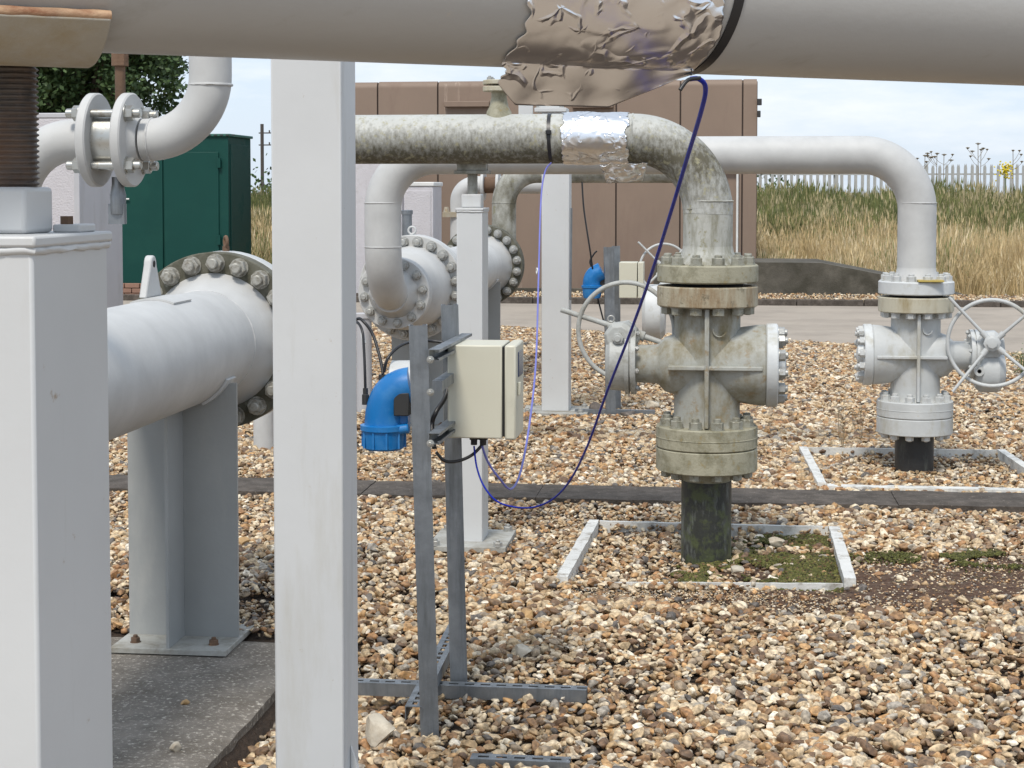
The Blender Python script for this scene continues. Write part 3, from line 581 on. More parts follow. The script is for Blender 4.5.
# ------------------------------------------------------------------ pipe supports
def gusset_thread(mb, c, r, z0, z1, pitch):
    n = int((z1-z0)/pitch); prof = []
    for k in range(n): prof += [(k*pitch, r*.90), (k*pitch+pitch*.25, r*.90), (k*pitch+pitch*.5, r), (k*pitch+pitch*.75, r)]
    prof.append((n*pitch, r*.9)); mb.lathe(prof, (c[0], c[1], z0), (0, 0, 1), 28)
def jack_post(front_right, w, d, ztop, label, sc=1.0, base=True, group="adjustable pipe support posts", zb0=0):
    """Box post; front_right is the near right bottom corner."""
    x1, y0 = front_right.x, front_right.y; x0 = x1-w; y1 = y0+d; cx, cy = (x0+x1)/2, (y0+y1)/2
    t = thing("pipe_support", (cx, cy, 0), label, "pipe support")
    mb = MB(); mb.box((x0, y0, .01), (x1, y1, ztop-.012)); obj("post", mb, M['post'], t, bevel=.004)
    e = .005; mb = MB(); mb.box((x0-e, y0-e, ztop-.012), (x1+e, y1+e, ztop)); cp = obj("cap_plate", mb, M['post'], t, bevel=.003)
    pts = []; 
    for (a, b) in (((x0, y0), (x1, y0)), ((x1, y0), (x1, y1)), ((x1, y1), (x0, y1)), ((x0, y1), (x0, y0))):
        for k in range(14): u = k/14; X = a[0]+(b[0]-a[0])*u; Y = a[1]+(b[1]-a[1])*u; pts.append(Vector((X, Y, ztop-.0155+.0025*noise.noise(Vector((X*40, Y*40, 1))))))
    pts.append(pts[0]); mb = MB(); mb.tube(pts, .005, 8, False, lambda u, a: .0045+.0013*noise.noise(Vector((u*30, a, 0)))); obj("weld_bead", mb, M['post'], cp, 60)
    if base:
        mb = MB(); mb.box((cx-.175, cy-.22, .002), (cx+.175, cy+.19, .028)); bp = obj("base_plate", mb, M['base'], t, bevel=.003)
        me = shared(("anchor", .016), hexbolt(.020, .02, .5, .5), M['bolt_grey'])
        for sx in (-1, 1):
            for sy in (-.2, .165): place("anchor_bolt", me, bp, (cx+sx*.14, cy+sy, .028))
    return t, cx, cy
# middle jack post (carries the algae-stained pipe)
pm = H(482.5, 541.7, H(482.5, 541.7, 8).y); pm = G(482.5, 541.7, .028)
tj, jx, jy = jack_post(pm, .115, .20, H(483, 208, pm.y).z, "pale grey jack post on a bolted base plate behind the cream box")
NV = G(706, 551.5)                    # near valve base
FV = G(914, 467)                      # far valve base
ZP = H(640, 138.5, NV.y).z            # centreline of near line
zt = H(483, 208, pm.y).z; R8 = .1095
mb = MB(); mb.box((jx-.045, jy-.045, zt), (jx+.045, jy+.045, H(470, 194, jy).z)); obj("nut_block", mb, M['post'], tj, bevel=.006)
zs = H(470, 194, jy).z; z1s = ZP-R8-.045
mb = MB(); gusset_thread(mb, (jx, jy), .024, zs, z1s+.01, .006); obj("screw", mb, M['mossy_far'], tj, 60)
mb = MB(); mb.box((jx-.077, jy-.05, z1s), (jx+.077, jy+.05, z1s+.016)); mb.box((jx-.065, jy-.045, z1s+.016), (jx+.065, jy+.045, ZP-R8+.004)); obj("saddle", mb, M['mossy_far'], tj, bevel=.003)

# nearest jack post at the left edge
DL = 1.80; pl = P(36, 500, DL); pl.z = 0; ztl = H(32, 236, pl.y).z
tl_, lx, ly = jack_post(pl, .10, .222, ztl, "big white painted jack post with a rusty threaded screw at the left edge")
ZB = H(50, 187, ly).z; lx -= .013
mb = MB(); mb.box((lx-.034, ly-.04, ztl), (lx+.027, ly+.04, ZB)); obj("nut_block", mb, M['post'], tl_, bevel=.005)
ZS1 = H(10, 66, ly).z
mb = MB(); gusset_thread(mb, (lx, ly), .0255, ZB, ZS1+.004, .0059); obj("screw", mb, M['thread'], tl_, 60)
mb = MB(); mb.box((pl.x-.036, ly+.035, ztl), (pl.x-.004, ly+.085, ztl+.009)); obj('clamp_plate', mb, M['post'], tl_, bevel=.002); mb = MB(); mb.lathe([(0, .0075), (.009, .0075)], (pl.x-.025, ly+.05, ztl+.009), (0, 0, 1), 6); obj("locking_nut", mb, M['rust'], tl_, 35)
# ------------------------------------------------------------------ overhead pipe
oa, ob = P(-260, -42.5, 1.95), P(1330, 4, 2.05)
ZOH = CAMZ+.148+.1085
def oh(px): D = FPX*.1475/(139.5-.0352*px); p = P(px, 100, D); p.z = ZOH; return p
oa, ob = oh(-260), oh(1330)
OR = .1085
op = thing("overhead_pipe", P(400, -30, 1.95), "thick weathered grey pipe running across the top of the picture nearest the camera", "pipe")
mb = MB(); mb.tube([oa+(ob-oa)*k/12 for k in range(13)], OR, 72); obj("pipe", mb, M['overhead'], op, 35)
od = (ob-oa).normalized()
def onpipe(px):  # centre point of overhead pipe at a pixel column
    best = min(range(400), key=lambda k: abs(proj(oa+(ob-oa)*k/400)[0]-px)); return oa+(ob-oa)*best/400
def proj(p):
    d = Vector(p)-_C; w = d.dot(_look); return 512+FPX*d.dot(_R)/w, _ypp-FPX*d.dot(_up)/w
# cradle of left jack under overhead pipe
cc = onpipe(12)
sd = MB(); r0 = OR+.001; r1 = OR+.017; u = od; vv = Vector((0, 0, 1)); ww = u.cross(vv).normalized()
if ww.y > 0: ww = -ww      # towards the camera
c0 = onpipe(88); c1 = c0-u*.17; n_ = 16
def arc(c, r, a): return c + ww*math.sin(a)*r - vv*math.cos(a)*r
vs = []; fs = []
for c in (c0, c1):
    for rad in (r0, r1):
        for k in range(n_+1): a = -.86+1.72*k/n_; vs.append(arc(c, rad, a))
W = n_+1
for k in range(n_):
    fs += [(k, k+1, 2*W+k+1, 2*W+k), (W+k, 3*W+k, 3*W+k+1, W+k+1), (k, W+k, W+k+1, k+1), (2*W+k, 2*W+k+1, 3*W+k+1, 3*W+k)]
fs += [(0, 2*W, 3*W, W), (n_, W+n_, 3*W+n_, 2*W+n_)]
sd.add(vs, fs); obj("saddle", sd, M['saddle'], tl_, 35, bevel=.002)
e0 = [arc(c0+(c1-c0)*k/10, (r0+r1)/2+.001, .86) for k in range(11)]
mb = MB(); mb.tube(e0, .0065, 8, True, lambda u_, a: .0055+.0012*noise.noise(Vector((u_*9, a, 3)))); obj("saddle_rim", mb, M['rust_edge'], tl_, 60)
mb = MB(); mb.cyl((lx, ly, ZS1+.002), (lx, ly, ZS1+.012), .024, 24); obj("screw_head", mb, M['rust'], tl_)
# cable tie round overhead pipe
def tie(c, axis, R, wdt, m, tilt, label, buckle_dir, nm="cable_tie"):
    ax = (Vector(axis).normalized()+tilt).normalized(); mb = MB(); q = Vector((0, 0, 1)).rotation_difference(ax); vs = []; fs = []; N = 64
    k_ = 1/abs(ax.dot(Vector(axis).normalized()))
    A = Vector(axis).normalized(); 
    u1 = A.orthogonal().normalized(); w1 = A.cross(u1)
    for i in range(N):
        a = 2*math.pi*i/N; d = u1*math.cos(a)+w1*math.sin(a)
        s_ = -(d.dot(ax)*R)/A.dot(ax)
        for (rr_, o) in ((R+.0004, -wdt/2), (R+.0022, -wdt/2), (R+.0022, wdt/2), (R+.0004, wdt/2)): vs.append(Vector(c)+d*rr_+A*(s_+o))
    for i in range(N):
        j = (i+1) % N
        for k in range(4): fs.append((i*4+k, j*4+k, j*4+(k+1) % 4, i*4+(k+1) % 4))
    mb.add(vs, fs); b = Vector(c)+Vector(buckle_dir).normalized()*(R+.004)
    mb.cbox(b, (wdt*1.5, wdt*1.5, wdt)); return tag(obj(nm, mb, m, None, 35, origin=c), label, "cable tie")
tc_ = onpipe(694)
tie(tc_, od, OR, .0135, M['rubber'], vv*-.10, "wide black cable tie strapped round the overhead pipe beside the foil", (-.1, -.35, -1))
# ------------------------------------------------------------------ foil wraps
def foil_wrap(name, c, axis, R, length, a0, a1, label, drape=None, amp=.006, nu=90, nv=110, edge=.02, seedv=0, zd=None):
    A = Vector(axis).normalized(); up = Vector((0, 0, 1)); up = (up-A*up.dot(A)).normalized(); fr = A.cross(up)
    if fr.y > 0: fr = -fr
    vs = []; fs = []
    for j in range(nv+1):
        a = a0+(a1-a0)*j/nv                        # 0 = towards camera, + = downward
        for i in range(nu+1):
            u_ = i/nu; ex = edge*noise.noise(Vector((a*2.3, seedv, 1 if u_ < .5 else 7)))+edge*.5*noise.noise(Vector((a*9, seedv, 2 if u_ < .5 else 8)))
            s_ = (u_-.5)*length + ex*(abs(u_-.5)*2)
            q_ = Vector((s_*16, a*2.6, seedv*5.1)); n1 = noise.noise(q_); n2 = max(0, .35-abs(noise.noise(q_*1.3+Vector((n1, 0, 0)))))*1.6; n3 = noise.noise(q_*.5+Vector((3, 3, 3)))
            rr_ = R+.0035+amp*(.35*abs(n1)+.9*n2*max(0, n3+.3)+.5*max(0, n3)); 
            p = Vector(c)+A*s_+(fr*math.cos(a)-up*math.sin(a))*rr_
            if drape: p = drape(p, u_, a, s_, n1)
            vs.append(p)
    for j in range(nv):
        for i in range(nu): k = j*(nu+1)+i; fs.append((k, k+1, k+nu+2, k+nu+1))
    mb = MB(); mb.add(vs, fs); o = obj(name, mb, M['foil'], None, 28, origin=c, fix=False)
    sd_ = o.modifiers.new("thickness", 'SOLIDIFY'); sd_.thickness = .0006
    return tag(o, label, "foil")
fo1c = onpipe(588)
def drape1(p, u_, a, s_, n1):
    # below the pipe the sheet hangs as a loose skirt on the camera side
    if a > 1.25:
        t = (a-1.25); q = Vector(fo1c)+od*s_
        base = q+(ww*math.cos(1.25)-Vector((0, 0, 1))*math.sin(1.25))*(OR+.005)
        L_ = .046*t/.6*(1-.9*max(0, u_-.62)/.38)*(1-.5*max(0, .12-u_)/.12)
        p = base+Vector((0, 0, -1))*L_-ww*(L_*.75)+Vector((0, -.004, 0))*(n1*.9+.3*math.sin(u_*21))
    return p
foil_wrap("aluminium_foil", fo1c, od, OR, .265, -1.9, 1.85, "large crumpled aluminium foil sheet wrapped round the overhead pipe", drape1, amp=.003, nu=120, nv=140, edge=.012, seedv=1)
fo2c = H(596, 138.5, NV.y)
foil_wrap("aluminium_foil", fo2c, (1, 0, 0), R8, .285, -2.6, 2.3, "shiny aluminium foil band wrapped round the algae stained pipe", None, amp=.009, nu=70, nv=110, edge=.022, seedv=2)
# torn flap of foil hanging under the band
mb = MB(); f0, f1 = H(600, 165, NV.y-.06), H(648, 163, NV.y-.06); f2, f3 = H(606, 183, NV.y-.05), H(642, 181, NV.y-.05); vs = []; fs = []
for j in range(13):
    for i in range(21):
        u_, v_ = i/20, j/12; p = f0.lerp(f1, u_).lerp(f2.lerp(f3, u_), v_); p.y += .012*noise.noise(Vector((u_*5, v_*4, 2)))+.05*v_; p.z += .010*noise.noise(Vector((u_*6, v_*5, 9))); vs.append(p)
for j in range(12):
    for i in range(20): k = j*21+i; fs.append((k, k+1, k+22, k+21))
mb.add(vs, fs); o = obj("aluminium_foil", mb, M['foil'], None, 28, origin=f0, fix=False); o.modifiers.new("thickness", 'SOLIDIFY').thickness = .0006
tag(o, "small torn foil flap hanging below the algae stained pipe", "foil")

# ------------------------------------------------------------------ valves
def valve(base, z0, k, dirn, label, mats, wheel, name="gate_valve"):
    """z0: underside of the lower flange; k: scale; dirn: side of the blank bonnet (+1 right)."""
    t = thing(name, (base.x, base.y, 0), label, "valve", "large pipeline valves")
    c = Vector((base.x, base.y, z0)); Z = Vector((0, 0, 1)); S = lambda v: v*k
    def ring(nm, a, b, r, m, parent=t): return disc(nm, c+Z*S(a), (0, 0, 1), S(r), S(b-a), m, parent, ch=.005*k)
    lf = ring("lower_flange", .103, .200, .228, mats['flange'])
    mb = MB(); mb.torus(c+Z*S(.150), (0, 0, 1), S(.2275), .0025, 64, 6); obj("edge_line", mb, mats['flange'], lf)
    bolts(lf, c+Z*S(.200), (0, 0, 1), S(.186), 12, S(.029), S(.034), mats['bolt'], .5, .6, .5)
    # body
    axz = .473; mb = MB()
    mb.lathe([(S(.195), S(.162)), (S(.215), S(.148)), (S(.26), S(.148)), (S(.70), S(.148)), (S(.735), S(.15)), (S(.745), S(.16))], c, (0, 0, 1), 48)
    hc = c+Z*S(axz); dx = Vector((dirn, 0, 0))
    mb.lathe([(S(-.02), S(.145)), (S(.08), S(.155)), (S(.16), S(.172)), (S(.22), S(.180)), (S(.255), S(.183)), (S(.262), S(.178))], hc, dx, 48)
    mb.lathe([(S(-.02), S(.142)), (S(.10), S(.142)), (S(.15), S(.136)), (S(.19), S(.122)), (S(.215), S(.095)), (S(.225), S(.088)), (S(.33), S(.085))], hc, -dx, 40)
    body = obj("body", mb, mats['body'], t, 40)
    # ribs
    yb = S(.172); mb = MB(); mb.box((c.x-S(.010), c.y-yb-S(.02), c.z+S(.205)), (c.x+S(.010), c.y+yb+S(.02), c.z+S(.735))); obj("vertical_rib", mb, mats['body'], body, bevel=.004*k)
    mb = MB(); mb.box((min(c.x-dirn*S(.17), c.x+dirn*S(.245)), c.y-S(.188), hc.z-S(.010)), (max(c.x-dirn*S(.17), c.x+dirn*S(.245)), c.y+S(.192), hc.z+S(.009))); obj("horizontal_rib", mb, mats['body'], body, bevel=.004*k)
    # cast marks on the upper body
    mb = MB(); mb.torus(c+Vector((S(.055), -S(.145), S(.64))), (.25, -1, 0), S(.030), S(.004), 20, 6, math.pi*1.0, math.pi*2.0)
    for q in range(0): mb.cbox(c+Vector((-S(.075), -S(.127), S(.52+.035*q))), (S(.014), S(.012), S(.018)))
    for q in range(0): mb.cbox(c+Vector((S(.075), -S(.127), S(.25+.035*q))), (S(.014), S(.012), S(.016)))
    obj("casting_mark", mb, mats['body'], body, bevel=.002)
    uf = ring("upper_flange", .739, .830, .226, mats['upper'])
    bolts(uf, c+Z*S(.739), (0, 0, -1), S(.186), 12, S(.029), S(.034), mats['bolt2'], .5, .5, .1)
    mb = MB(); mb.cyl(c+Z*S(.830), c+Z*S(.846), S(.160), 40); obj("gasket", mb, M['gap'], t)
    # blank bonnet
    bf = disc("bonnet_flange", hc+dx*S(.262), dx, S(.187), S(.052), mats['bonnet'], t, ch=.005*k)
    bolts(bf, hc+dx*S(.314), dx, S(.150), 12, S(.026), S(.030), mats['bolt3'], .25, .6, .4)
    mb = MB(); mb.lathe([(S(.312), S(.06)), (S(.345), S(.055)), (S(.352), S(.03))], hc, dx, 24); obj("boss", mb, mats['bonnet'], bf)
    # gearbox
    if wheel is None: return t, hc
    gb = mats['gear']; gx = hc-dx*S(.318)
    mb = MB(); mb.lathe([(0, S(.150)), (S(.022), S(.150)), (S(.024), S(.137)), (S(.03), S(.137)), (S(.03), S(.150)), (S(.048), S(.150))], gx+Z*S(.01), -dx, 40)
    mb.lathe([(S(.045), S(.135)), (S(.115), S(.130)), (S(.135), S(.105))], gx+Z*S(.01), -dx, 32); g = obj("gearbox", mb, gb, t, 35)
    bolts(g, gx+Z*S(.01)+dx*.001, dx, S(.132), 8, S(.012), S(.012), mats['bolt3'], .3, .6, .3)
    return t, hc
def handwheel(t, c, axis, R, r_rim, spokes, spoke_len, m, offs=.03, rs=.010):
    """rim with crossing bar spokes; spokes: list of angles in the wheel plane (0 = right, 90 = up)"""
    A = Vector(axis).normalized(); rt = Vector((1, 0, 0)); rt = (rt-A*rt.dot(A)).normalized(); up = rt.cross(A)
    if up.z < 0: up = -up
    mb = MB(); mb.torus(c, A, R, r_rim, 72, 10); w = obj("handwheel", mb, m, t, 60)
    mb = MB(); mb.lathe([(-.02, .035), (.0, .048), (.028, .048), (.036, .03), (.045, .03), (.047, .018)], c, A, 8); obj("hub", mb, m, w, 30)
    for a in spokes:
        a = math.radians(a); d = rt*math.cos(a)+up*math.sin(a)
        mb = MB(); pts = [c+d*.035+A*.012, c+d*(R*.6)+A*.012+A*offs*.3, c+d*spoke_len+A*offs]; mb.tube(pts, rs, 12, True, lambda u_, b: rs*(1.15 if u_ < .5 else .92))
        mb.cyl(c+d*.03+A*.012, c+d*.085+A*.013, rs*1.75, 10); obj("spoke", mb, m, w, 50)
    return w
matsN = dict(flange=M['flange_dirty'], upper=M['flange_rusty'], body=M['valve_old'], bonnet=M['valve_white'], bolt=M['bolt_dirty'], bolt2=M['bolt_dirty'], bolt3=M['bolt_grey'], gear=M['gear'])
matsF = dict(flange=M['valve_new'], upper=M['flange_buff'], body=M['valve_new'], bonnet=M['valve_white'], bolt=M['bolt'], bolt2=M['bolt'], bolt3=M['bolt'], gear=M['valve_new'])
zN = H(706, 478, NV.y-.22).z
def vz(px, py, Y): return H(px, py, Y).z
zN = vz(706, 477, NV.y-.228); kN = 1.0
zNtop = vz(706, 309, NV.y-.226); kN = (zNtop-zN)/.739
vN, hN = valve(NV, zN, kN, 1, "weathered stained gate valve at centre with moss round its base", matsN, True)
zF = vz(914, 437.5, FV.y-.22); kF = (vz(914, 314, FV.y-.22)-zF)/.739
vF, hF = valve(FV, zF, kF, -1, "clean light grey gate valve on the right with its handwheel facing the camera", matsF, True)
TVY = P(700, 300, 15.6).y; DSY = G(610, 415).y; TV = Vector((H(708, 300, TVY).x, TVY, 0))
zT = .20; vT, hT = valve(TV, zT, .96, 1, "background gate valve mostly hidden behind the stained valve", matsF, True)
# near handwheel (behind its gearbox)
def housing(t, c, axis, r, l, m, name="drive_housing", eight=8):
    mb = MB(); mb.lathe([(0, r*.8), (l*.12, r), (l*.85, r), (l, r*.75)], Vector(c)-Vector(axis).normalized()*l/2, axis, eight, ph=.5)
    g = obj(name, mb, m, t, 30, .004)
    me = shared(("hub_bolt", m.name), hexbolt(.026, .018, .6, .5), m); place("bolt", me, g, Vector(c)+Vector(axis).normalized()*l/2, axis)
    return g
cw = H(626, 331, NV.y+.06)
gc = H(622, 337, NV.y-.02)
housing(vN, gc, (-.15, -1, 0), .072, .15, M['gear'])
mb = MB(); mb.box((gc.x-.045, gc.y-.06, gc.z-.13), (gc.x+.035, gc.y+.06, gc.z)); obj("gear_case", mb, M['gear'], vN, bevel=.012)
mb = MB(); mb.torus(H(611, 319, NV.y-.03), (0, 1, 0), .014, .004, 20, 8); obj("lifting_eye", mb, M['bolt_grey'], vN, 60)
handwheel(vN, cw, (.12, 1, 0), .217, .0105, [163, -17], .31, M['gear'], offs=.0, rs=.013)
# far handwheel (towards camera)
cwF = H(992, 343, FV.y-.16); axF = Vector((-.10, -1, .05))
housing(vF, H(990, 345, FV.y-.06), (-.1, -1, 0), .085, .15, M['valve_new'])
mb = MB(); gx_ = H(985, 370, FV.y); mb.lathe([(0, .10), (.03, .125), (.12, .125), (.16, .09)], gx_-Vector((.06, .03, 0)), (1, 0, 0), 28); obj("gear_case", mb, M['valve_new'], vF, 35)
handwheel(vF, cwF, axF, .243, .0115, [133, 42, -40, -128], .35, M['valve_new'], offs=.055)
mb = MB(); mb.lathe([(-.05, .012), (.02, .012)], H(979, 371, FV.y-.14), (0, -1, 0), 12); mb.lathe([(0, .030), (.02, .028)], H(979, 371, FV.y-.14), (0, -1, 0), 12); obj("grease_plug", mb, M['bolt'], vF)
# third handwheel
cwT = H(664, 268, TVY-.05); handwheel(vT, cwT, (.1, -1, 0), .215, .011, [135, 45, -45, -135], .33, M['valve_new'], offs=.05)
housing(vT, cwT+Vector((.02, .09, -.03)), (0, -1, 0), .07, .13, M['valve_new'])
mb = MB(); mb.lathe([(0, .22), (.03, .25), (.16, .25), (.20, .2)], H(643, 312, TVY), (1, 0, 0), 36); obj("gear_case", mb, M['valve_white'], vT, 35)

# ------------------------------------------------------------------ risers (buried pipe with its flange)
def riser(base, z0, k, m_pipe, m_fl, m_bolt, label, neck):
    t = thing("buried_riser", (base.x, base.y, 0), label, "pipe", "pipe risers out of the ground")
    mb = MB(); mb.cyl((base.x, base.y, -.15), (base.x, base.y, z0-neck), .1105, 48)
    for v in mb.v: pass
    obj("wrapped_pipe", mb, m_pipe, t)
    mb = MB(); mb.lathe([(-neck, .108), (0, .108)], (base.x, base.y, z0), (0, 0, 1), 48); obj("bare_pipe", mb, m_fl, t)
    f = disc("flange", (base.x, base.y, z0), (0, 0, 1), .228*k, .1*k, m_fl, t); bolts(f, (base.x, base.y, z0), (0, 0, -1), .186*k, 12, .026*k, .028*k, m_bolt, .5, .5, .2)
    return t
rN = riser(NV, zN, kN, M['black_mossy'], M['flange_dirty'], M['bolt_dirty'], "black wrapped riser pipe coming out of the moss under the stained valve", .05)
riser(FV, zF, kF, M['black'], M['valve_new'], M['bolt'], "black wrapped riser pipe under the light grey valve on the right", .0)
riser(TV, zT, .96, M['black'], M['valve_new'], M['bolt'], "black wrapped riser pipe under the hidden background valve", .02)
# ------------------------------------------------------------------ pipelines over ground
def upper_end(t, base, z0, k, m_fl, m_pipe, m_bolt, sh=.5):
    zt_ = z0+.846*k; c = Vector((base.x, base.y, zt_))
    f = disc("flange", c, (0, 0, 1), .226*k, .080*k, m_fl, t, ch=.006); bolts(f, c+Vector((0, 0, .08*k)), (0, 0, 1), .186*k, 12, .029*k, .034*k, m_bolt, .5, .6, sh*.8)
    mb = MB(); mb.lathe([(.078*k, .145), (.095*k, .132), (.135*k, .113), (.16*k, R8)], c, (0, 0, 1), 48); obj("weld_neck", mb, m_pipe, t)
    return zt_+.155*k
# near algae-stained line
tN = thing("stained_pipe", (NV.x, NV.y, ZP), "algae stained pipe that bends down through an elbow onto the weathered valve", "pipe")
zb = upper_end(tN, NV, zN, kN, M['flange_dirty'], M['mossy_v'], M['bolt_dirty'])
xl = H(302, 140, NV.y).x; RE = .33
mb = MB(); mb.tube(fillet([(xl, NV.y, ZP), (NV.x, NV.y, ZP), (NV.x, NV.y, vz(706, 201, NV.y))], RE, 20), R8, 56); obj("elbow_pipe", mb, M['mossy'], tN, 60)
mb = MB(); mb.cyl((NV.x, NV.y, zb-.01), (NV.x, NV.y, vz(706, 201, NV.y)), R8-.001, 56); obj("spool", mb, M['mossy_v'], tN)
for py in (201, 254): seam(tN, (NV.x, NV.y, vz(706, py, NV.y)), (0, 0, 1), R8, M['mossy_v'])
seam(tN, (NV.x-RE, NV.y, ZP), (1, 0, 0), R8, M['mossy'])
# vent branch on the stained pipe
vp = H(499, 115, NV.y); bx = vp.x
mb = MB(); mb.lathe([(-.02, .060), (.01, .055), (.035, .042), (.075, .034), (.10, .034)], (bx, NV.y, ZP+R8), (0, 0, 1), 32); vb = obj("vent_branch", mb, M['flange_dirty'], tN)
for a, r_, h_ in ((.100, .072, .022), (.130, .072, .020)):
    disc("vent_flange", (bx, NV.y, ZP+R8+a), (0, 0, 1), r_, h_, M['flange_buff'], vb, ch=.003)
mb = MB(); mb.lathe([(0, .025), (.012, .025)], (bx, NV.y, ZP+R8+.12), (0, 0, 1), 20); obj("gasket", mb, M['gap'], vb)
bolts(vb, (bx, NV.y, ZP+R8+.150), (0, 0, 1), .052, 4, .013, .012, M['bolt_grey'], .5)
# far grey line
ZF_ = H(800, 155, FV.y).z
tF = thing("grey_pipe", (FV.x, FV.y, ZF_), "clean light grey pipe with an elbow at each end running behind the stained pipe", "pipe")
zb = upper_end(tF, FV, zF, kF, M['valve_white'], M['paint_clean'], M['bolt'])
xle = H(382, 230, FV.y).x; HZ = .965
SFc = H(394.5, 294, P(394.5, 294, 10.75).y); LFc = P(412.5, 287, 11.35); HX = (SFc.x+LFc.x)/2+.0; xle = (xle+SFc.x)/2
mb = MB(); mb.tube(fillet([(FV.x, FV.y, zb-.01), (FV.x, FV.y, ZF_), (xle, FV.y, ZF_), (xle, FV.y, HZ), (xle, SFc.y-.1, HZ)], .315, 20), R8, 56); obj("elbow_pipe", mb, M['paint_clean'], tF, 60)
for py in (203, 272): seam(tF, (FV.x, FV.y, vz(914, py, FV.y)), (0, 0, 1), R8, M['paint_clean'])
for py in (203, 247): seam(tF, (xle, FV.y, vz(382, py, FV.y)), (0, 0, 1), R8, M['paint_clean'])
sfy = SFc.y
mb = MB(); mb.lathe([(-.12, R8), (-.06, R8+.01), (-.01, .15), (0, .155)], (xle, sfy, HZ), (0, 1, 0), 48); obj("weld_neck", mb, M['paint_clean'], tF)
f = disc("flange", (xle, sfy, HZ), (0, 1, 0), .222, .06, M['paint_clean'], tF); bolts(f, (xle, sfy, HZ), (0, -1, 0), .184, 12, .027, .028, M['bolt_grey'], .25, .6, .4)
mb = MB(); mb.box((FV.x-.012, FV.y-.225, zF+.93*kF), (FV.x+.13, FV.y-.13, zF+.94*kF)); obj("yellow_tag", mb, M['tape'], tF)
# third line
ZT_ = H(600, 183, TVY).z+R8
tT = thing("background_pipe", (TV.x, TVY, ZT_), "dark algae covered pipe glimpsed beneath the stained pipe", "pipe")
zb = upper_end(tT, TV, zT, .96, M['flange_dirty'], M['mossy_far'], M['bolt_dirty'])
xr3 = H(504, 230, TVY).x
mb = MB(); mb.tube(fillet([(TV.x, TVY, zb-.01), (TV.x, TVY, ZT_), (xr3, TVY, ZT_), (xr3, TVY, .95)], .3, 16), R8, 48); obj("elbow_pipe", mb, M['mossy_far'], tT, 60)
for py in (203,): seam(tT, (xr3, TVY, vz(504, py, TVY)), (0, 0, 1), R8, M['mossy_far'])
# ------------------------------------------------------------------ headers
R16 = .203
def big_flange(t, c, Y, m, mb_, nb=20, r=.343, th=.085, both=True, ph=.5, face=-1, bm_=None):
    f = disc("flange", (c.x, Y, c.z), (0, 1, 0), r, th, m, t, seg=72)
    bolts(f, (c.x, Y if face < 0 else Y+th, c.z), (0, face, 0), .301, nb, .033, .034, bm_ or mb_, ph, .60, .7); return f
# header A: behind the middle, runs away from the camera
hA = thing("header_pipe", (xle, LFc.y, 0), "white header pipe with bolted flanges behind the middle jack post", "pipe", "large flanged header pipes")
hc_ = Vector((xle, 0, HZ))
f = disc("flange", (xle, sfy+.066, HZ), (0, 1, 0), .222, .06, M['paint_clean'], hA); bolts(f, (xle, sfy+.126, HZ), (0, 1, 0), .184, 12, .027, .028, M['bolt_grey'], .25, .6, .4)
mb = MB(); mb.cyl((xle, sfy+.06, HZ), (xle, sfy+.066, HZ), .17, 40); obj("gasket", mb, M['gap'], hA)
mb = MB(); mb.lathe([(sfy+.12, .15), (sfy+.15, .16), (sfy+.26, .235), (sfy+.40, .258), (sfy+.50, .262), (LFc.y, .275)], (xle, 0, HZ), (0, 1, 0), 56); obj("reducer", mb, M['paint_clean'], hA, 40)
big_flange(hA, hc_, LFc.y, M['paint_clean'], M['bolt_grey'])
mb = MB(); mb.cyl((xle, LFc.y+.085, HZ), (xle, LFc.y+.095, HZ), .28, 48); obj("gasket", mb, M['gap'], hA)
big_flange(hA, hc_, LFc.y+.095, M['paint'], M['bolt_grey'], face=1)
RF = P(486, 265, 14.7)
mb = MB(); mb.lathe([(LFc.y+.17, .27), (LFc.y+.30, R16), (RF.y-.14, R16), (RF.y-.02, .25), (RF.y, .26)], (xle, 0, HZ), (0, 1, 0), 56); obj("pipe", mb, M['paint_clean'], hA, 50)
big_flange(hA, hc_, RF.y, M['flange_dark'], M['bolt_grey'], bm_=M['bolt_grey']); big_flange(hA, hc_, RF.y+.095, M['flange_dark'], M['bolt_grey'], face=1)
mb = MB(); mb.lathe([(RF.y+.085, .25), (RF.y+.2, .26), (RF.y+.32, R16), (RF.y+1.2, R16), (RF.y+1.3, .1)], (xle, 0, HZ), (0, 1, 0), 48); obj("pipe_end", mb, M['paint'], hA, 50)
for px in (405, 423):
    p_ = H(px+7, 236, LFc.y+.1); mb = MB(); mb.torus((p_.x, p_.y, HZ+.343+.028), (0, 1, 0), .024, .007, 24, 8); mb.cyl((p_.x, p_.y, HZ+.33), (p_.x, p_.y, HZ+.35), .015, 12)
    if px == 405: obj("lifting_eye", mb, M['paint'], hA, 60)
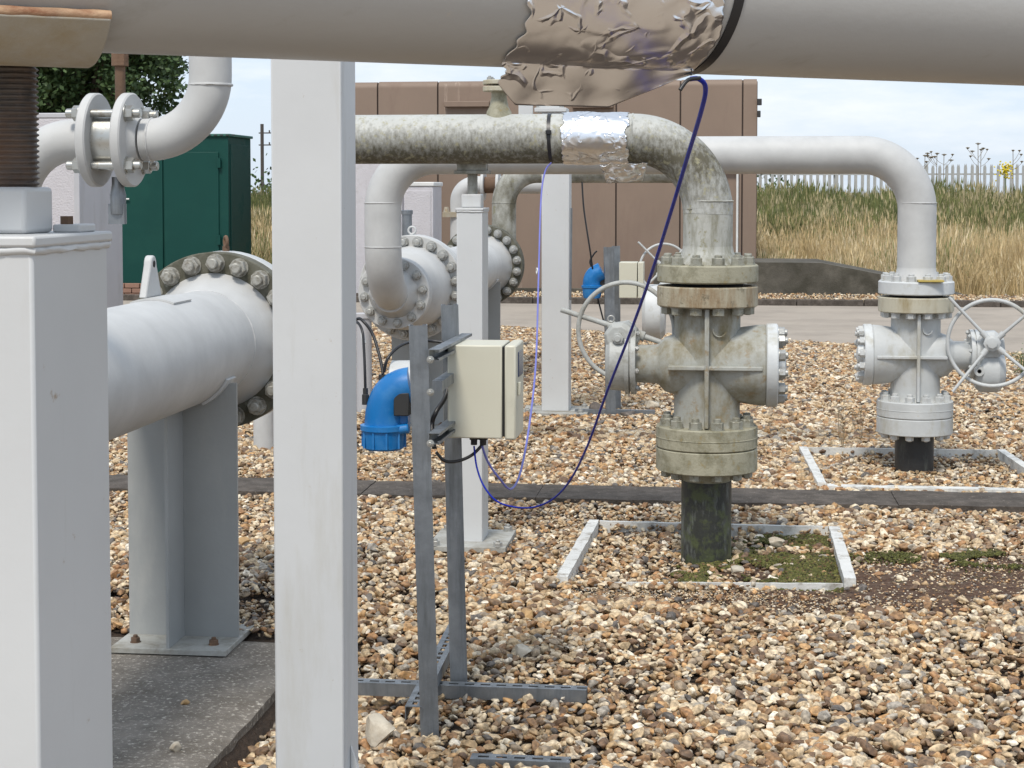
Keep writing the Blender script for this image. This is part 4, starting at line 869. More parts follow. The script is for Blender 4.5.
def pipe_stand(cx, Y, ztop, w, d, label, m, zg=0.0, base=True, rib=True, r=R16):
    t = thing("pipe_stand", (cx, Y, zg), label, "pipe support", "plate stands under header pipes")
    # lateral plate cut to the pipe's curve on its top edge
    mb = MB(); n_ = 20; th = .012; pts = [(cx-w/2, zg+.02)]
    pts = []
    for k in range(n_+1):
        x = cx-w/2+w*k/n_; dx_ = x-cx; zz = ztop-max(.115, math.sqrt(max(0, (r+.004)**2-dx_*dx_)))
        pts.append((x, zz))
    vs = [(x, Y, z) for x, z in pts]+[(cx+w/2, Y, zg+.02), (cx-w/2, Y, zg+.02)]; n2 = len(vs); vs += [(a[0], Y+th, a[2]) for a in vs]
    fs = [tuple(range(n2)), tuple(range(2*n2-1, n2-1, -1))]+[(k, n2+k, n2+(k+1) % n2, (k+1) % n2) for k in range(n2)]
    mb.add(vs, fs); obj("cross_plate", mb, m, t, 0)
    mb = MB(); mb.box((cx-.008, Y-d, zg+.02), (cx+.004, Y-.001, ztop-r-.005)); obj("rib", mb, m, t, bevel=.001)
    mb = MB(); mb.box((cx-.008, Y+th+.001, zg+.02), (cx+.004, Y+d, ztop-r-.005)); obj("rib", mb, m, t, bevel=.001)
    mb = MB(); mb.box((cx-w/2-.008, Y-d-.012, zg), (cx+w/2+.008, Y+d+.012, zg+.02)); bp = obj("base_plate", mb, M['base'], t, bevel=.002)
    me = shared(("anchor2", m.name), hexbolt(.017, .018, .5, .5), M['rust'])
    for sx in (-1, 1):
        for sy in (-1, 1): place("anchor_bolt", me, bp, (cx+sx*(w/2-.06), Y+sy*(d-.05)-.02*sy, zg+.02))
    # saddle strip
    mb = MB(); 
    for s in (-1, 1):
        vs = []; fs = []
        for k in range(9):
            a = math.radians(28+4.5*k)*1.0; 
            for rr_ in (r+.001, r+.010):
                for yy in (Y-.05, Y+.06): vs.append((cx+s*math.cos(a)*rr_, yy, ztop-math.sin(a)*rr_))
        for k in range(8):
            b = k*4; fs += [(b, b+1, b+5, b+4), (b+2, b+6, b+7, b+3), (b, b+4, b+6, b+2), (b+1, b+3, b+7, b+5)]
        fs += [(0, 2, 3, 1), (32, 33, 35, 34)]; mb.add(vs, fs)
    obj("saddle_strip", mb, M['post'], t, 60)
    return t
pipe_stand(xle, LFc.y-.22+.62, HZ, .41, .15, "grey plate stand under the header pipe behind the blue detector", M['stand_paint'])
pipe_stand(xle, P(505, 340, 14.3).y, HZ, .41, .15, "grey plate stand under the far end of the white header pipe", M['stand_paint'])
# header B: left foreground
fB = P(214, 341, 6.73); hB = thing("header_pipe", (fB.x, fB.y, 0), "big white header pipe with lifting lug and algae dark flange at left", "pipe", "large flanged header pipes")
cB = Vector((fB.x, 0, fB.z))
mb = MB(); mb.lathe([(3.1, .10), (3.2, R16-.01), (3.3, R16), (fB.y-.16, R16), (fB.y-.13, R16+.001), (fB.y-.03, .245), (fB.y, .262)], cB, (0, 1, 0), 72); obj("pipe", mb, M['paint_clean'], hB, 50)
seam(hB, (fB.x, fB.y-.15, fB.z), (0, 1, 0), R16, M['paint_clean'])
fl = big_flange(hB, cB, fB.y, M['flange_dark'], M['bolt_stud'], ph=.9)
mb = MB(); mb.cyl((fB.x, fB.y+.085, fB.z), (fB.x, fB.y+.094, fB.z), .30, 56); obj("gasket", mb, M['gap'], hB)
big_flange(hB, cB, fB.y+.094, M['paint'], M['bolt_grey'], face=1, th=.09)
mb = MB(); mb.lathe([(fB.y+.184, .26), (fB.y+.25, .24), (fB.y+.29, .12), (fB.y+.30, .02)], cB, (0, 1, 0), 48); obj("blank_end", mb, M['paint'], hB, 50)
# lug on top
yl = P(158, 297, 6.1).y
mb = MB(); w_ = .030; n_ = 12; zz0 = fB.z+R16+.006; hh = .145
prof = [(-.085, 0), (-.030, hh-.03)]+[(.030*math.cos(math.pi-math.pi*k/n_), hh-.03+.030*math.sin(math.pi*k/n_)) for k in range(1, n_)]+[(.030, hh-.03), (.085, 0)]
lx0 = fB.x-.052
vs = [(lx0, yl+a, zz0+b) for a, b in prof]+[(lx0+.028, yl+a, zz0+b) for a, b in prof]; n2 = len(prof)
mb.add(vs, [tuple(range(n2)), tuple(range(2*n2-1, n2-1, -1))]+[(k, n2+k, n2+(k+1) % n2, (k+1) % n2) for k in range(n2)])
lg = obj("lifting_lug", mb, M['paint_clean'], hB, 30, .005)
mb = MB(); mb.lathe([(0, .012), (.0012, .012)], (lx0+.0282, yl, zz0+hh-.03), (1, 0, 0), 20); obj("lug_hole", mb, M['gap'], lg)
mb = MB(); vs = []; fs = []
for i in range(13):
    a = math.radians(-22+44*i/12)
    for yy in (yl-.10, yl+.10):
        for rr_ in (R16+.0005, R16+.008): vs.append((fB.x+math.sin(a)*rr_, yy, fB.z+math.cos(a)*rr_))
for i in range(12): b = i*4; fs += [(b+1, b+5, b+7, b+3), (b, b+1, b+3, b+2)[0:0] or (b, b+4, b+5, b+1), (b+2, b+3, b+7, b+6)]
fs += [(0, 1, 3, 2), (48, 50, 51, 49)]
mb.add(vs, fs); obj("lug_pad", mb, M['paint_clean'], hB, 30)
mb = MB(); mb.torus((fB.x+.01, fB.y+.14, fB.z+.343+.035), (1, .6, 0), .020, .007, 24, 8); mb.cyl((fB.x+.01, fB.y+.14, fB.z+.34), (fB.x+.01, fB.y+.14, fB.z+.362), .014, 12); obj("lifting_eye", mb, M['rust'], hB, 60)
pipe_stand(fB.x, P(180, 600, 6.32).y, fB.z, .41, .18, "grey welded plate stand bolted to the concrete plinth", M['stand_paint'], zg=-.046)

# ------------------------------------------------------------------ posts
t = thing("steel_post", (0, 0, 0), "tall plain light grey steel post standing left of centre in the foreground", "post"); 
pA_ = P(272, 300, 3.8); pB_ = P(342, 300, 3.8); YA = pA_.y; wA = H(342, 300, YA).x-H(272, 300, YA).x; xa = H(272, 300, YA).x
t.location = (xa+wA/2, YA+.075, 0); ORI[t] = Vector(t.location)
mb = MB(); mb.box((xa, YA, -.05), (xa+wA, YA+.152, 2.16)); obj("post", mb, M['post'], t, bevel=.004)
mb = MB(); mb.box((xa-.05, YA-.05, 2.16), (xa+wA+.05, YA+.2, 2.175)); obj("cap_plate", mb, M['post'], t, bevel=.002)
gz_ = H(350, 742, YA+.09).z
mb = MB(); mb.add([(xa+wA+.001, YA+.06, gz_), (xa+wA+.10, YA+.06, gz_-.30), (xa+wA+.10, YA+.06, -.05), (xa+wA+.001, YA+.06, -.05), (xa+wA+.001, YA+.072, gz_), (xa+wA+.10, YA+.072, gz_-.30), (xa+wA+.10, YA+.072, -.05), (xa+wA+.001, YA+.072, -.05)],
                  [(0, 1, 2, 3), (7, 6, 5, 4), (0, 4, 5, 1), (1, 5, 6, 2), (3, 7, 4, 0)]); obj("gusset", mb, M['post'], t, 0)
# background post B with bolted base
YB = G(556, 414).y; xb0, xb1 = H(541.5, 300, YB).x, H(569, 300, YB).x
t = thing("steel_post", ((xb0+xb1)/2, YB+.1, 0), "grey steel post with bolted base plate standing behind the blue cables", "post")
mb = MB(); zpt = H(550, 112, YB).z; mb.box((xb0, YB, .02), (xb1, YB+.2, zpt)); obj("post", mb, M['post'], t, bevel=.005)
mb = MB(); mb.box((xb0-.14, YB-.12, .0), (xb1+.14, YB+.32, .022)); bp = obj("base_plate", mb, M['base'], t, bevel=.003)
me = shared(("anchor", .016), hexbolt(.020, .02, .5, .5), M['bolt_grey'])
for x in (xb0-.09, xb1+.09):
    for y in (YB-.07, YB+.26): place("anchor_bolt", me, bp, (x, y, .022))
mb = MB(); mb.box((xb0-.05, YB-.02, zpt), (xb1-.02, YB+.22, zpt+.03)); mb.box((xb0-.02, YB, zpt+.03), (xb1-.07, YB+.18, zpt+.07)); tp = obj("top_bracket", mb, M['post'], t, bevel=.004)
for x in (xb0-.02, xb1-.06): place("bolt", me, tp, (x, YB+.02, zpt+.03))
mb = MB(); mb.torus(H(537, 271, YB-.0), (1, .3, 0), .02, .005, 16, 6); obj("cable_clip", mb, M['white'], t, 60)
mb = MB(); mb.cyl((xb0-.16, YB+.02, 0), (xb0-.16, YB+.02, zpt-.0), .035, 20) if False else mb.box((H(519, 110, YB+.25).x, YB+.22, 1.9), (H(533, 110, YB+.25).x, YB+.26, H(525, 98, YB+.22).z)); obj("back_plate", mb, M['post'], t)
mb = MB(); mb.cyl(H(571.5, 208, YB), H(570.5, 300, YB), .007, 8); obj("conduit", mb, M['galv'], t)
# bollard-like capped pipes
def capped(px, py_top, D, r, label, m=M['paint'], cap=None, wide=None):
    p = P(px, py_top, D); t_ = thing("capped_pipe", (p.x, p.y, 0), label, "pipe stub")
    mb = MB(); mb.cyl((p.x, p.y, -.05), (p.x, p.y, p.z-.03), r, 28); obj("pipe", mb, m, t_)
    mb = MB(); mb.lathe([(-.035, r*1.18), (-.004, r*1.18), (0, r*1.05)], p, (0, 0, 1), 28); obj("cap", mb, cap or m, t_); return t_
capped(407, 210, 14.0, .040, "blue grey capped vent pipe behind the white elbow", M['galv'], M['galv'])
capped(364, 313, 12.6, .055, "pale grey capped pipe right of the tall post behind the black cables", M['pale_smooth'])
capped(263, 372, 10.8, .062, "white capped pipe stub behind the dark flange at left", M['paint_clean'])

# ------------------------------------------------------------------ small flanged pipe upper left
S4 = 4.75; yc4 = P(120, 140, S4).y; z4 = H(125, 140, yc4).z; R4 = .057
X = lambda px, Y=yc4, py=140: H(px+(12 if px < 140 and px > 60 else 0), py, Y).x
t4 = thing("small_flanged_pipe", (X(125), yc4, z4), "small white flanged pipe curving up at top left", "pipe", "small flanged pipes")
xv = X(211); xdn = X(17)
mb = MB(); mb.tube(fillet([(X(132), yc4, z4), (xv, yc4, z4), (xv, yc4, 2.75)], .172, 18), R4, 40); obj("riser_elbow", mb, M['paint_clean'], t4, 60)
mb = MB(); mb.tube(fillet([(X(84), yc4, z4), (xdn, yc4, z4), (xdn, yc4, -.05)], .165, 18), R4, 40); obj("dropper_elbow", mb, M['paint_clean'], t4, 60)
seam(t4, (xv, yc4, H(211, 85, yc4).z), (0, 0, 1), R4, M['paint_clean']); seam(t4, (X(152), yc4, z4), (1, 0, 0), R4, M['paint_clean'])
x4 = X(121)
fr_ = disc("right_flange", (X(113), yc4, z4), (1, 0, 0), .127, .027, M['paint_clean'], t4)
fl_ = disc("left_flange", (X(79), yc4, z4), (1, 0, 0), .127, .027, M['paint_clean'], t4)
mb = MB(); mb.lathe([(0, .075), (.02, .058)], (X(113)+.027, yc4, z4), (1, 0, 0), 40); obj("weld_neck", mb, M['paint_clean'], fr_)
mb = MB(); mb.lathe([(0, .058), (.02, .075)], (X(79)-.02, yc4, z4), (1, 0, 0), 40); obj("weld_neck", mb, M['paint_clean'], fl_)
mb = MB(); mb.lathe([(X(79)+.027, .070), (X(88), .070), (X(88)+.001, .082), (X(110), .082), (X(110)+.001, .070), (X(113), .070)], (0, yc4, z4), (1, 0, 0), 40); obj("spacer_ring", mb, M['zinc'], t4)
me = shared(("stud_nut",), hexbolt(.021, .022, .6, .9), M['zinc'])
for a in (45, 135, 225, 315):
    a = math.radians(a); dy, dz = math.cos(a)*.098, math.sin(a)*.098
    place("bolt", me, fr_, (X(113)+.027, yc4+dy, z4+dz), (1, 0, 0)); place("bolt", me, fl_, (X(79), yc4+dy, z4+dz), (-1, 0, 0))
    mb = MB(); mb.cyl((X(79), yc4+dy, z4+dz), (X(113)+.02, yc4+dy, z4+dz), .0105, 12); obj("stud", mb, M['zinc'], fr_)
xr_ = X(116)-.02
mb = MB(); mb.cyl((xr_, yc4, z4+.07), (xr_, yc4, H(116, 64, yc4).z), .014, 16); mb.lathe([(0, .024), (.035, .024)], (xr_, yc4, H(116, 66, yc4).z), (0, 0, 1), 8); mb.cyl((xr_, yc4, H(116, 54, yc4).z), (xr_, yc4, 2.5), .012, 12); obj("impulse_tube", mb, M['rust'], t4)
mb = MB(); zq = z4-.10; mb.lathe([(0, .016), (-.02, .016), (-.05, .022), (-.10, .020)], (xr_-.01, yc4, zq), (0, 0, 1), 16); mb.cbox((xr_-.012, yc4, zq-.10), (.045, .02, .055)); obj("drain_fitting", mb, M['galv'], t4)
# background copy with elbow
YS = P(490, 185, 17.0).y; Xs = lambda px: H(px, 185, YS).x; zs4 = H(490, 185, YS).z
ts = thing("small_flanged_pipe", (Xs(490), YS, zs4), "small white flanged pipe elbow in the distance behind the jack post screw", "pipe", "small flanged pipes")
mb = MB(); mb.tube(fillet([(Xs(484), YS, zs4), (Xs(459), YS, zs4), (Xs(459), YS, .6)], .16, 14), R4*1.5, 32); obj("dropper_elbow", mb, M['paint_clean'], ts, 60)
mb = MB(); mb.tube([(Xs(500), YS, zs4), (Xs(548), YS, zs4)], R4*1.5, 32); obj("pipe", mb, M['paint_clean'], ts, 60)
for a in (482, 497):
    f = disc("flange", (Xs(a), YS, zs4), (1, 0, 0), .15, .028, M['paint_clean'], ts)
mb = MB(); mb.cyl((Xs(484), YS, zs4), (Xs(498), YS, zs4), .08, 28); obj("spacer_ring", mb, M['rust'], ts)
mb = MB(); mb.box((Xs(444), YS-.1, H(455, 217, YS).z), (Xs(459), YS+.1, H(455, 212, YS).z)); mb.lathe([(0, .03), (.05, .02)], (Xs(447), YS-.04, H(455, 212, YS).z), (0, 0, 1), 6); obj("side_bracket", mb, M['saddle'], ts)

# ------------------------------------------------------------------ instrument stand
C0_ = [(-.0206, -.0206), (.0206, -.0206), (.0206, .0206), (.010, .0206), (.010, .0135), (.0125, .0135), (.0125, .018), (.018, .018), (.018, -.018), (-.018, -.018), (-.018, .018), (-.0125, .018), (-.0125, .0135), (-.010, .0135), (-.010, .0206), (-.0206, .0206)]
C_ = [(a*1.32, b*1.32) for a, b in C0_]
def slotted(mb, a, b, wd, z, t=.0025, w=.050):
    """web plate with oval-ish slots between a and b (horizontal), sides hanging down"""
    a = Vector(a); b = Vector(b); ax = (b-a).normalized(); sd_ = ax.cross(Vector((0, 0, 1))).normalized(); Ln = (b-a).length
    def bx(s0, s1, u0, u1, z0, z1):
        vs = [a+ax*s+sd_*u+Vector((0, 0, zz)) for zz in (z0, z1) for s, u in ((s0, u0), (s1, u0), (s1, u1), (s0, u1))]
        mb.add(vs, [(0, 3, 2, 1), (4, 5, 6, 7), (0, 1, 5, 4), (1, 2, 6, 5), (2, 3, 7, 6), (3, 0, 4, 7)])
    bx(0, Ln, -w/2, -.0075, -t, 0); bx(0, Ln, .0075, w/2, -t, 0); s = 0
    while s < Ln: bx(s, min(s+.020, Ln), -.0074, .0074, -t+.0001, -.0001); s += .0508
    bx(0, Ln, -w/2, -w/2+t, -.0412, -t-.0001); bx(0, Ln, w/2-t, w/2, -.0412, -t-.0001)
st = thing("instrument_stand", G(430, 729), "galvanised strut stand carrying the cream box and blue detector in the foreground", "stand", "instrument stands")
sf0, sf1 = G(430, 733), None; sr0 = G(459, 690)
sf0.z = -.03; sr0.z = -.0
sf1 = H(418, 325, sf0.y+.01); sr1 = H(449.5, 304.6, sr0.y+.01)
mb = MB(); mb.extrude(C_, sf0, sf1, (1, .18, 0)); obj("upright", mb, M['galv'], st, 20)
mb = MB(); mb.extrude(C_, sr0, sr1, (1, .18, 0)); obj("upright", mb, M['galv'], st, 20)
lb0 = G(352, 684, .042); lb1 = G(587, 689, .042); lb1.y = lb0.y-.0; 
lb0 = Vector((H(345, 684, lb1.y).x, G(585, 688, .042).y, .042)); lb1 = Vector((G(587, 688, .042).x, lb0.y, .042))
mb = MB(); slotted(mb, lb0, lb1, 1, 0); obj("base_strut", mb, M['galv'], st, 20)
nb0 = G(526, 758, .02); mb = MB(); slotted(mb, (G(470, 758, .02).x, nb0.y, .02), (G(571, 758, .02).x, nb0.y, .02), 1, 0); obj("base_strut", mb, M['galv'], st, 20)
db0 = G(403, 712, .055); db1 = G(456, 632, .055); mb = MB(); slotted(mb, Vector((db0.x+.04, db0.y-.05, .088)), Vector((db1.x, db1.y, .086)), 1, 0); obj("cross_strut", mb, M['galv'], st, 20)
# rails between uprights, behind the box
DB = P(500, 400, 5.28).y
bxr = H(447, 400, DB); 
def zz(py, Y=None): return H(447, py, Y or DB).z
BX0_, BX1_ = H(447.5, 400, DB).x, H(502, 400, DB).x; BZ0, BZ1 = zz(438), zz(345); BD = .20
for pz in (352, 384, 434):
    z_ = H(440, pz, sf0.y+.05).z; xR = H(434, pz, sf0.y).x
    mb = MB(); mb.extrude([(a*.8, b*.8) for a, b in C0_], (xR+.008, sf0.y-.05, z_), (xR+.02, sr0.y+.08, z_), (0, 0, 1)) if pz != 384 else mb.cbox((xR+.01, (sf0.y+sr0.y)/2, z_), (.03, sr0.y-sf0.y, .03)); ra_ = obj("rail", mb, M['galv'], st, 20)
    place("bolt", shared(("railbolt",), hexbolt(.010, .010, .6, .4), M['zinc']), ra_, (xR, sf0.y-.062, z_-.012), (0, -1, 0))
# cream box
bxt = thing("junction_box", (BX0_, DB, BZ0), "large cream junction box with a small display on its right hand door", "box", "cream instrument boxes")
mb = MB(); mb.box((BX0_, DB, BZ0), (BX1_, DB+BD, BZ1)); obj("enclosure", mb, M['cream'], bxt, bevel=.004)
mb = MB(); mb.box((BX1_, DB+.006, BZ0+.006), (BX1_+.008, DB+BD-.006, BZ1-.006)); obj("door_seal", mb, M['gap'], bxt)
XD1 = H(517.5, 400, DB+BD).x
dt = XD1-BX1_-.010; dt = max(.035, min(.042, dt))
mb = MB(); mb.box((BX1_+.008, DB-.003, BZ0-.003), (BX1_+.008+dt, DB+BD+.003, BZ1+.001)); dr = obj("door", mb, M['cream'], bxt, bevel=.006)
xf = BX1_+.008+dt
mb = MB(); mb.box((xf, DB+.05, BZ1-.10), (xf+.003, DB+BD-.04, BZ1-.025)); obj("display", mb, M['lcd'], dr)
mb = MB(); mb.box((xf, DB+.03, BZ0+.13), (xf+.010, DB+.05, BZ0+.17)); obj("latch", mb, M['cream'], dr, bevel=.002)
for i, px in enumerate((474, 483)):
    p_ = H(px, 440, DB+.06); mb = MB(); mb.lathe([(0, .014), (-.012, .014), (-.013, .010), (-.028, .010)], (p_.x, p_.y, BZ0), (0, 0, 1), 12); obj("cable_gland", mb, M['dark'], bxt)
# blue detector
BDY = P(385, 420, 5.30).y; q = lambda px, py, dy=0: H(px, py, BDY+dy)
bd = thing("gas_detector", q(384, 450), "bright blue plastic elbow shaped gas detector hood on the foreground stand", "detector", "blue gas detectors")
mb = MB(); c_ = q(384, 449); mb.lathe([(0, .055), (.006, .062), (.058, .066), (.060, .072), (.075, .072), (.077, .062)], c_, (0, 0, 1), 32); obj("cup", mb, M['blue'], bd, 35)
mb = MB()
for k in range(10):
    a = math.pi*2*k/10; mb.cbox((c_.x+math.cos(a)*.066, c_.y+math.sin(a)*.066, c_.z+.032), (.006, .006, .05))
obj("cup_ribs", mb, M['blue'], bd)
mb = MB(); mb.tube(spline([q(384, 428), q(385, 412), q(390, 397), q(400, 388), q(412, 385)], 6), .060, 32, True, lambda u_, a: .060-.004*u_); obj("hood", mb, M['blue'], bd, 50)
mb = MB(); mb.cyl(q(384, 432, -.03), q(409, 428, -.03), .016, 12); mb.cbox(q(401, 418), (.05, .05, .09)); obj("hinge_lug", mb, M['blue'], bd, 35, .004)
mb = MB(); mb.lathe([(0, .052), (.004, .060), (.10, .062), (.11, .05)], q(391, 380, .04), (1, .0, 0), 32); obj("sensor_body", mb, M['paint'], bd, 35)
mb = MB(); mb.box(q(393.5, 416, -.055), q(412, 391, .0)+Vector((.0, .03, 0))); obj("terminal_block", mb, M['dark'], bd, bevel=.003)
mb = MB(); g_ = q(383, 378, .0); mb.lathe([(0, .010), (.022, .010), (.024, .014), (.04, .014)], g_-Vector((0, 0, .03)), (0, 0, 1), 10); g_ = q(365.5, 398); mb.lathe([(0, .011), (.03, .011), (.032, .008), (.05, .008)], g_-Vector((0, 0, .02)), (0, 0, 1), 10); obj("cable_gland", mb, M['dark'], bd)
def cable(pts, r, m, label, seg=10, nm="cable"):
    pp = spline(pts, 8); mb = MB(); mb.tube(pp, r, seg); return tag(obj(nm, mb, m, None, 60, origin=pp[0]), label, "cable")
cable([q(383, 374), q(380, 358, .02), q(373, 335, .05), q(364, 322, .06), q(357, 319, .08), q(345, 330, .1)], .0048, M['rubber'], "black cable arching left from the top of the blue detector")
cable([q(365.5, 394), q(365, 375), q(364, 350, .02), q(362, 330, .04), q(355, 322, .08), q(346, 335, .1)], .0042, M['rubber'], "black cable rising straight from the left gland of the blue detector")
mb = MB(); mb.cyl(q(364, 343.5, .03), q(362.3, 333.5, .04), .0062, 10); tag(obj("cable_marker", mb, M['white'], None, 60, origin=q(364, 343)), "white marker sleeve on the thin black cable by the tall post", "marker")
cable([q(384, 372), q(388, 358), q(400, 346, .05), q(415, 341.5, .15), q(430, 341, .2), q(446, 345, .2), q(449, 365, .2)], .0048, M['rubber'], "black cable looping from the detector behind the front upright")
cable([H(436, 452, DB), H(445, 461, DB), H(458, 461, DB+.03), H(472, 455, DB+.05), H(483, 444, DB+.06)], .0050, M['rubber'], "black cable sagging under the cream box")
cable([H(450, 370, DB+.15), H(446, 395, DB+.1), H(436, 412, DB+.05), H(432, 425, DB+.05), H(434, 448, DB)], .0075, M['rubber'], "thick black cable bundle between the upright and the cream box")
blue = [(690, 79, 1.93), (699, 79, 1.93), (705.5, 88, 1.96), (701, 112, 2.05), (685, 165, 2.35), (670, 215, 2.6), (650, 278, 3.0), (629, 336, 3.4), (607, 392, 3.8), (587, 447, 4.2), (569, 482, 4.6), (550, 501, 4.85), (527, 508, 5.05), (500, 503, 5.2), (485, 488, 5.28), (477, 468, 5.32), (474, 446, 5.34)]
cable([P(*a) for a in blue], .0028, M['cable_blue'], "dark blue cable hanging from the overhead pipe tie to the cream box")
cable([P(*a) for a in [(700, 78, 1.90), (688, 80, 1.89), (680, 90, 1.885)]], .0022, M['rubber'], "black pointed tail of the tie on the overhead pipe", nm="tie_tail")
lil = [(551, 163, 7.7), (545, 172, 7.6), (541, 200, 7.4), (538.5, 280, 6.9), (536, 360, 6.3), (530, 420, 5.9), (521, 470, 5.6), (511, 489, 5.45), (499, 478, 5.38), (488, 462, 5.36), (482, 446, 5.34)]
cable([P(*a) for a in lil], .0036, M['cable_lilac'], "lilac cable hanging from the tie on the stained pipe down to the cream box")
t2c = H(551, 138.5, NV.y)
tie(t2c, (1, 0, 0), R8, .016, M['rubber'], Vector((0, 0, .04)), "black cable tie round the stained pipe left of the foil band", (-.0, -.9, .2))
cable([H(582, 182, YB-.1), H(584, 210, YB-.1), H(590, 250, YB-.1), H(596, 290, YB), H(606, 330, YB)], .006, M['rubber'], "thin dark cable hanging behind the background post beside the small detector")
# ------------------------------------------------------------------ background instrument stand
DS = DSY
s2 = thing("instrument_stand", (H(611, 400, DS).x, DS, 0), "distant galvanised strut stand with small cream box in front of the brown building", "stand", "instrument stands")
mb = MB(); mb.extrude(C_, (H(610.5, 400, DS).x, DS, 0), (H(609, 247, DS).x, DS, H(609, 247, DS).z), (1, .15, 0)); 
mb2 = MB(); 
for i in range(len(mb.v)): mb.v[i] = Vector((H(610, 300, DS).x+(mb.v[i].x-H(610, 300, DS).x)*1.25, mb.v[i].y, mb.v[i].z))
obj("upright", mb, M['galv'], s2, 20)
mb = MB(); mb.extrude(C_, (H(617, 400, DS+.4).x, DS+.4, 0), (H(616, 247, DS+.4).x, DS+.4, H(616, 246, DS+.4).z), (1, .15, 0)); obj("upright", mb, M['galv'], s2, 20)
mb = MB(); mb.box((H(575, 418, DS).x, DS-.02, 0), (H(655, 418, DS).x, DS+.02, .04)); obj("base_strut", mb, M['galv'], s2, 20)
b2 = thing("junction_box", H(630, 298, DS), "small distant cream junction box behind the near handwheel", "box", "cream instrument boxes")
a_, b_ = H(619, 298, DS-.03), H(637, 262.5, DS-.03)
mb = MB(); mb.box((a_.x, a_.y, a_.z), (b_.x, a_.y+.2, b_.z)); obj("enclosure", mb, M['cream'], b2, bevel=.004)
mb = MB(); mb.box((b_.x+.006, a_.y, a_.z), (b_.x+.045, a_.y+.2, b_.z)); obj("door", mb, M['cream'], b2, bevel=.004)
d2 = thing("gas_detector", H(592, 300, DS), "small distant blue gas detector hood beside the background strut stand", "detector", "blue gas detectors")
mb = MB(); c_ = H(592, 298, DS); mb.lathe([(0, .06), (.02, .066), (.07, .07), (.075, .076), (.09, .076), (.095, .06)], c_, (0, 0, 1), 24); obj("cup", mb, M['blue'], d2, 35)
mb = MB(); mb.tube(spline([H(592, 290, DS), H(592, 281, DS), H(595, 275, DS), H(602, 271, DS)], 5), .064, 24); obj("hood", mb, M['blue'], d2, 50)
mb = MB(); mb.box(H(600, 285, DS-.02), H(609, 276, DS-.02)+Vector((0, .06, 0))); obj("terminal_block", mb, M['dark'], d2)
cable([H(594, 271, DS), H(590, 262, DS), H(594, 254, DS), H(597, 251, DS)], .006, M['rubber'], "short black cable looping above the small distant detector")

# ------------------------------------------------------------------ edging frames
def edging(F, w, h, label, zt=.020, back_w=.024, zf=-.012):
    c = (F[0]+F[2])/2; t_ = thing("edging_frame", (c.x, c.y, 0), label, "edging", "white edging frames round risers")
    def bar(a, b, w_, nm, z1):
        a = Vector(a); b = Vector(b); d = (b-a).normalized(); s_ = Vector((-d.y, d.x, 0)); N = 24; vs = []; fs = []
        for k in range(N+1):
            p = a+(b-a)*k/N; j = .004*noise.noise(p*8); zt_ = z1+.003*noise.noise(p*15)
            for (o, z_) in ((-w_/2+j, -.06), (-w_/2+j+.001, zt_), (w_/2-j-.001, zt_), (w_/2-j, -.06)): vs.append(p+s_*o+Vector((0, 0, z_)))
        for k in range(N):
            b_ = k*4; fs += [(b_+i, b_+(i+1) % 4, b_+4+(i+1) % 4, b_+4+i) for i in range(4)]
        fs += [(0, 1, 2, 3), (N*4+3, N*4+2, N*4+1, N*4)]; mb_ = MB(); mb_.add(vs, fs); obj("edging_board", mb_, M['white_timber'], t_, 35)
    bar(F[0], F[3], w, "l", zt); bar(F[1], F[2], w, "r", zt); dx_ = Vector((w/2+.002, 0, 0))
    bar(F[3]+dx_, F[2]-dx_, back_w, "b", zt-.004); bar(F[0]+dx_, F[1]-dx_, h, "f", zt+zf)
edging(FR1, .052, .014, "white painted edging frame round the mossy base of the near valve", zf=-.022)
edging(FR2, .050, .075, "white painted edging frame round the base of the far right valve", .034, .018)

# ------------------------------------------------------------------ buildings
Yb = P(550, 290, 27.5).y
bxR, bxL = H(757, 200, Yb).x, H(340, 200, Yb).x; zr = H(600, 80, Yb).z
bb = thing("brown_building", ((bxL+bxR)/2, Yb+1.5, 0), "brown panelled equipment building with rounded roof edge behind the pipes", "building")
joints = [H(px, 200, Yb).x for px in (318, 378, 438, 498, 557, 616, 680, 742)]+[bxR]
zbase = .06
def round_panel(x0, x1, Yf, z0, z1, depth, rr, m, par, nm="wall_panel", rnd=None):
    prof = [(Yf, z0)]
    for k in range(9): a = math.pi/2*k/8; prof.append((Yf+rr-rr*math.cos(a), z1-rr+rr*math.sin(a)))
    prof += [(Yf+depth, z1), (Yf+depth, z0)]; n_ = len(prof); mb = MB()
    vs = [(x0, a, b) for a, b in prof]+[(x1, a, b) for a, b in prof]
    mb.add(vs, [tuple(range(n_)), tuple(range(2*n_-1, n_-1, -1))]+[(k, (k+1) % n_, n_+(k+1) % n_, n_+k) for k in range(n_)]); return obj(nm, mb, m, par, 30)
for i in range(len(joints)-1):
    g = .013; round_panel(joints[i]+g, joints[i+1]-g, Yb, zbase, zr+random.uniform(-.004, .004), .12, .11, M['brown'], bb)
mb = MB(); mb.box((joints[0]+.02, Yb+.035, zbase), (bxR-.03, Yb+3.0, zr-.06)); obj("core_wall", mb, M['brown_dark'], bb)
for i in range(3): mb = MB(); mb.box((bxR-.02, Yb+.13+i*.98, zbase), (bxR, Yb+.13+i*.98+.955, zr-.03)); obj("wall_panel", mb, M['brown'], bb, bevel=.004)
mb = MB(); mb.box((joints[0]+.01, Yb+.121, zr-.055), (bxR-.021, Yb+2.98, zr-.01)); obj("roof", mb, M['brown'], bb)
for (pa, pb, py0, py1) in ((444, 489, 101, 107), (572, 613, 103, 108)):
    mb = MB(); mb.box(H(pa, py1, Yb-.10), H(pb, py0, Yb-.10)+Vector((0, .10, 0))); obj("vent_hood", mb, M['brown'], bb, bevel=.01)
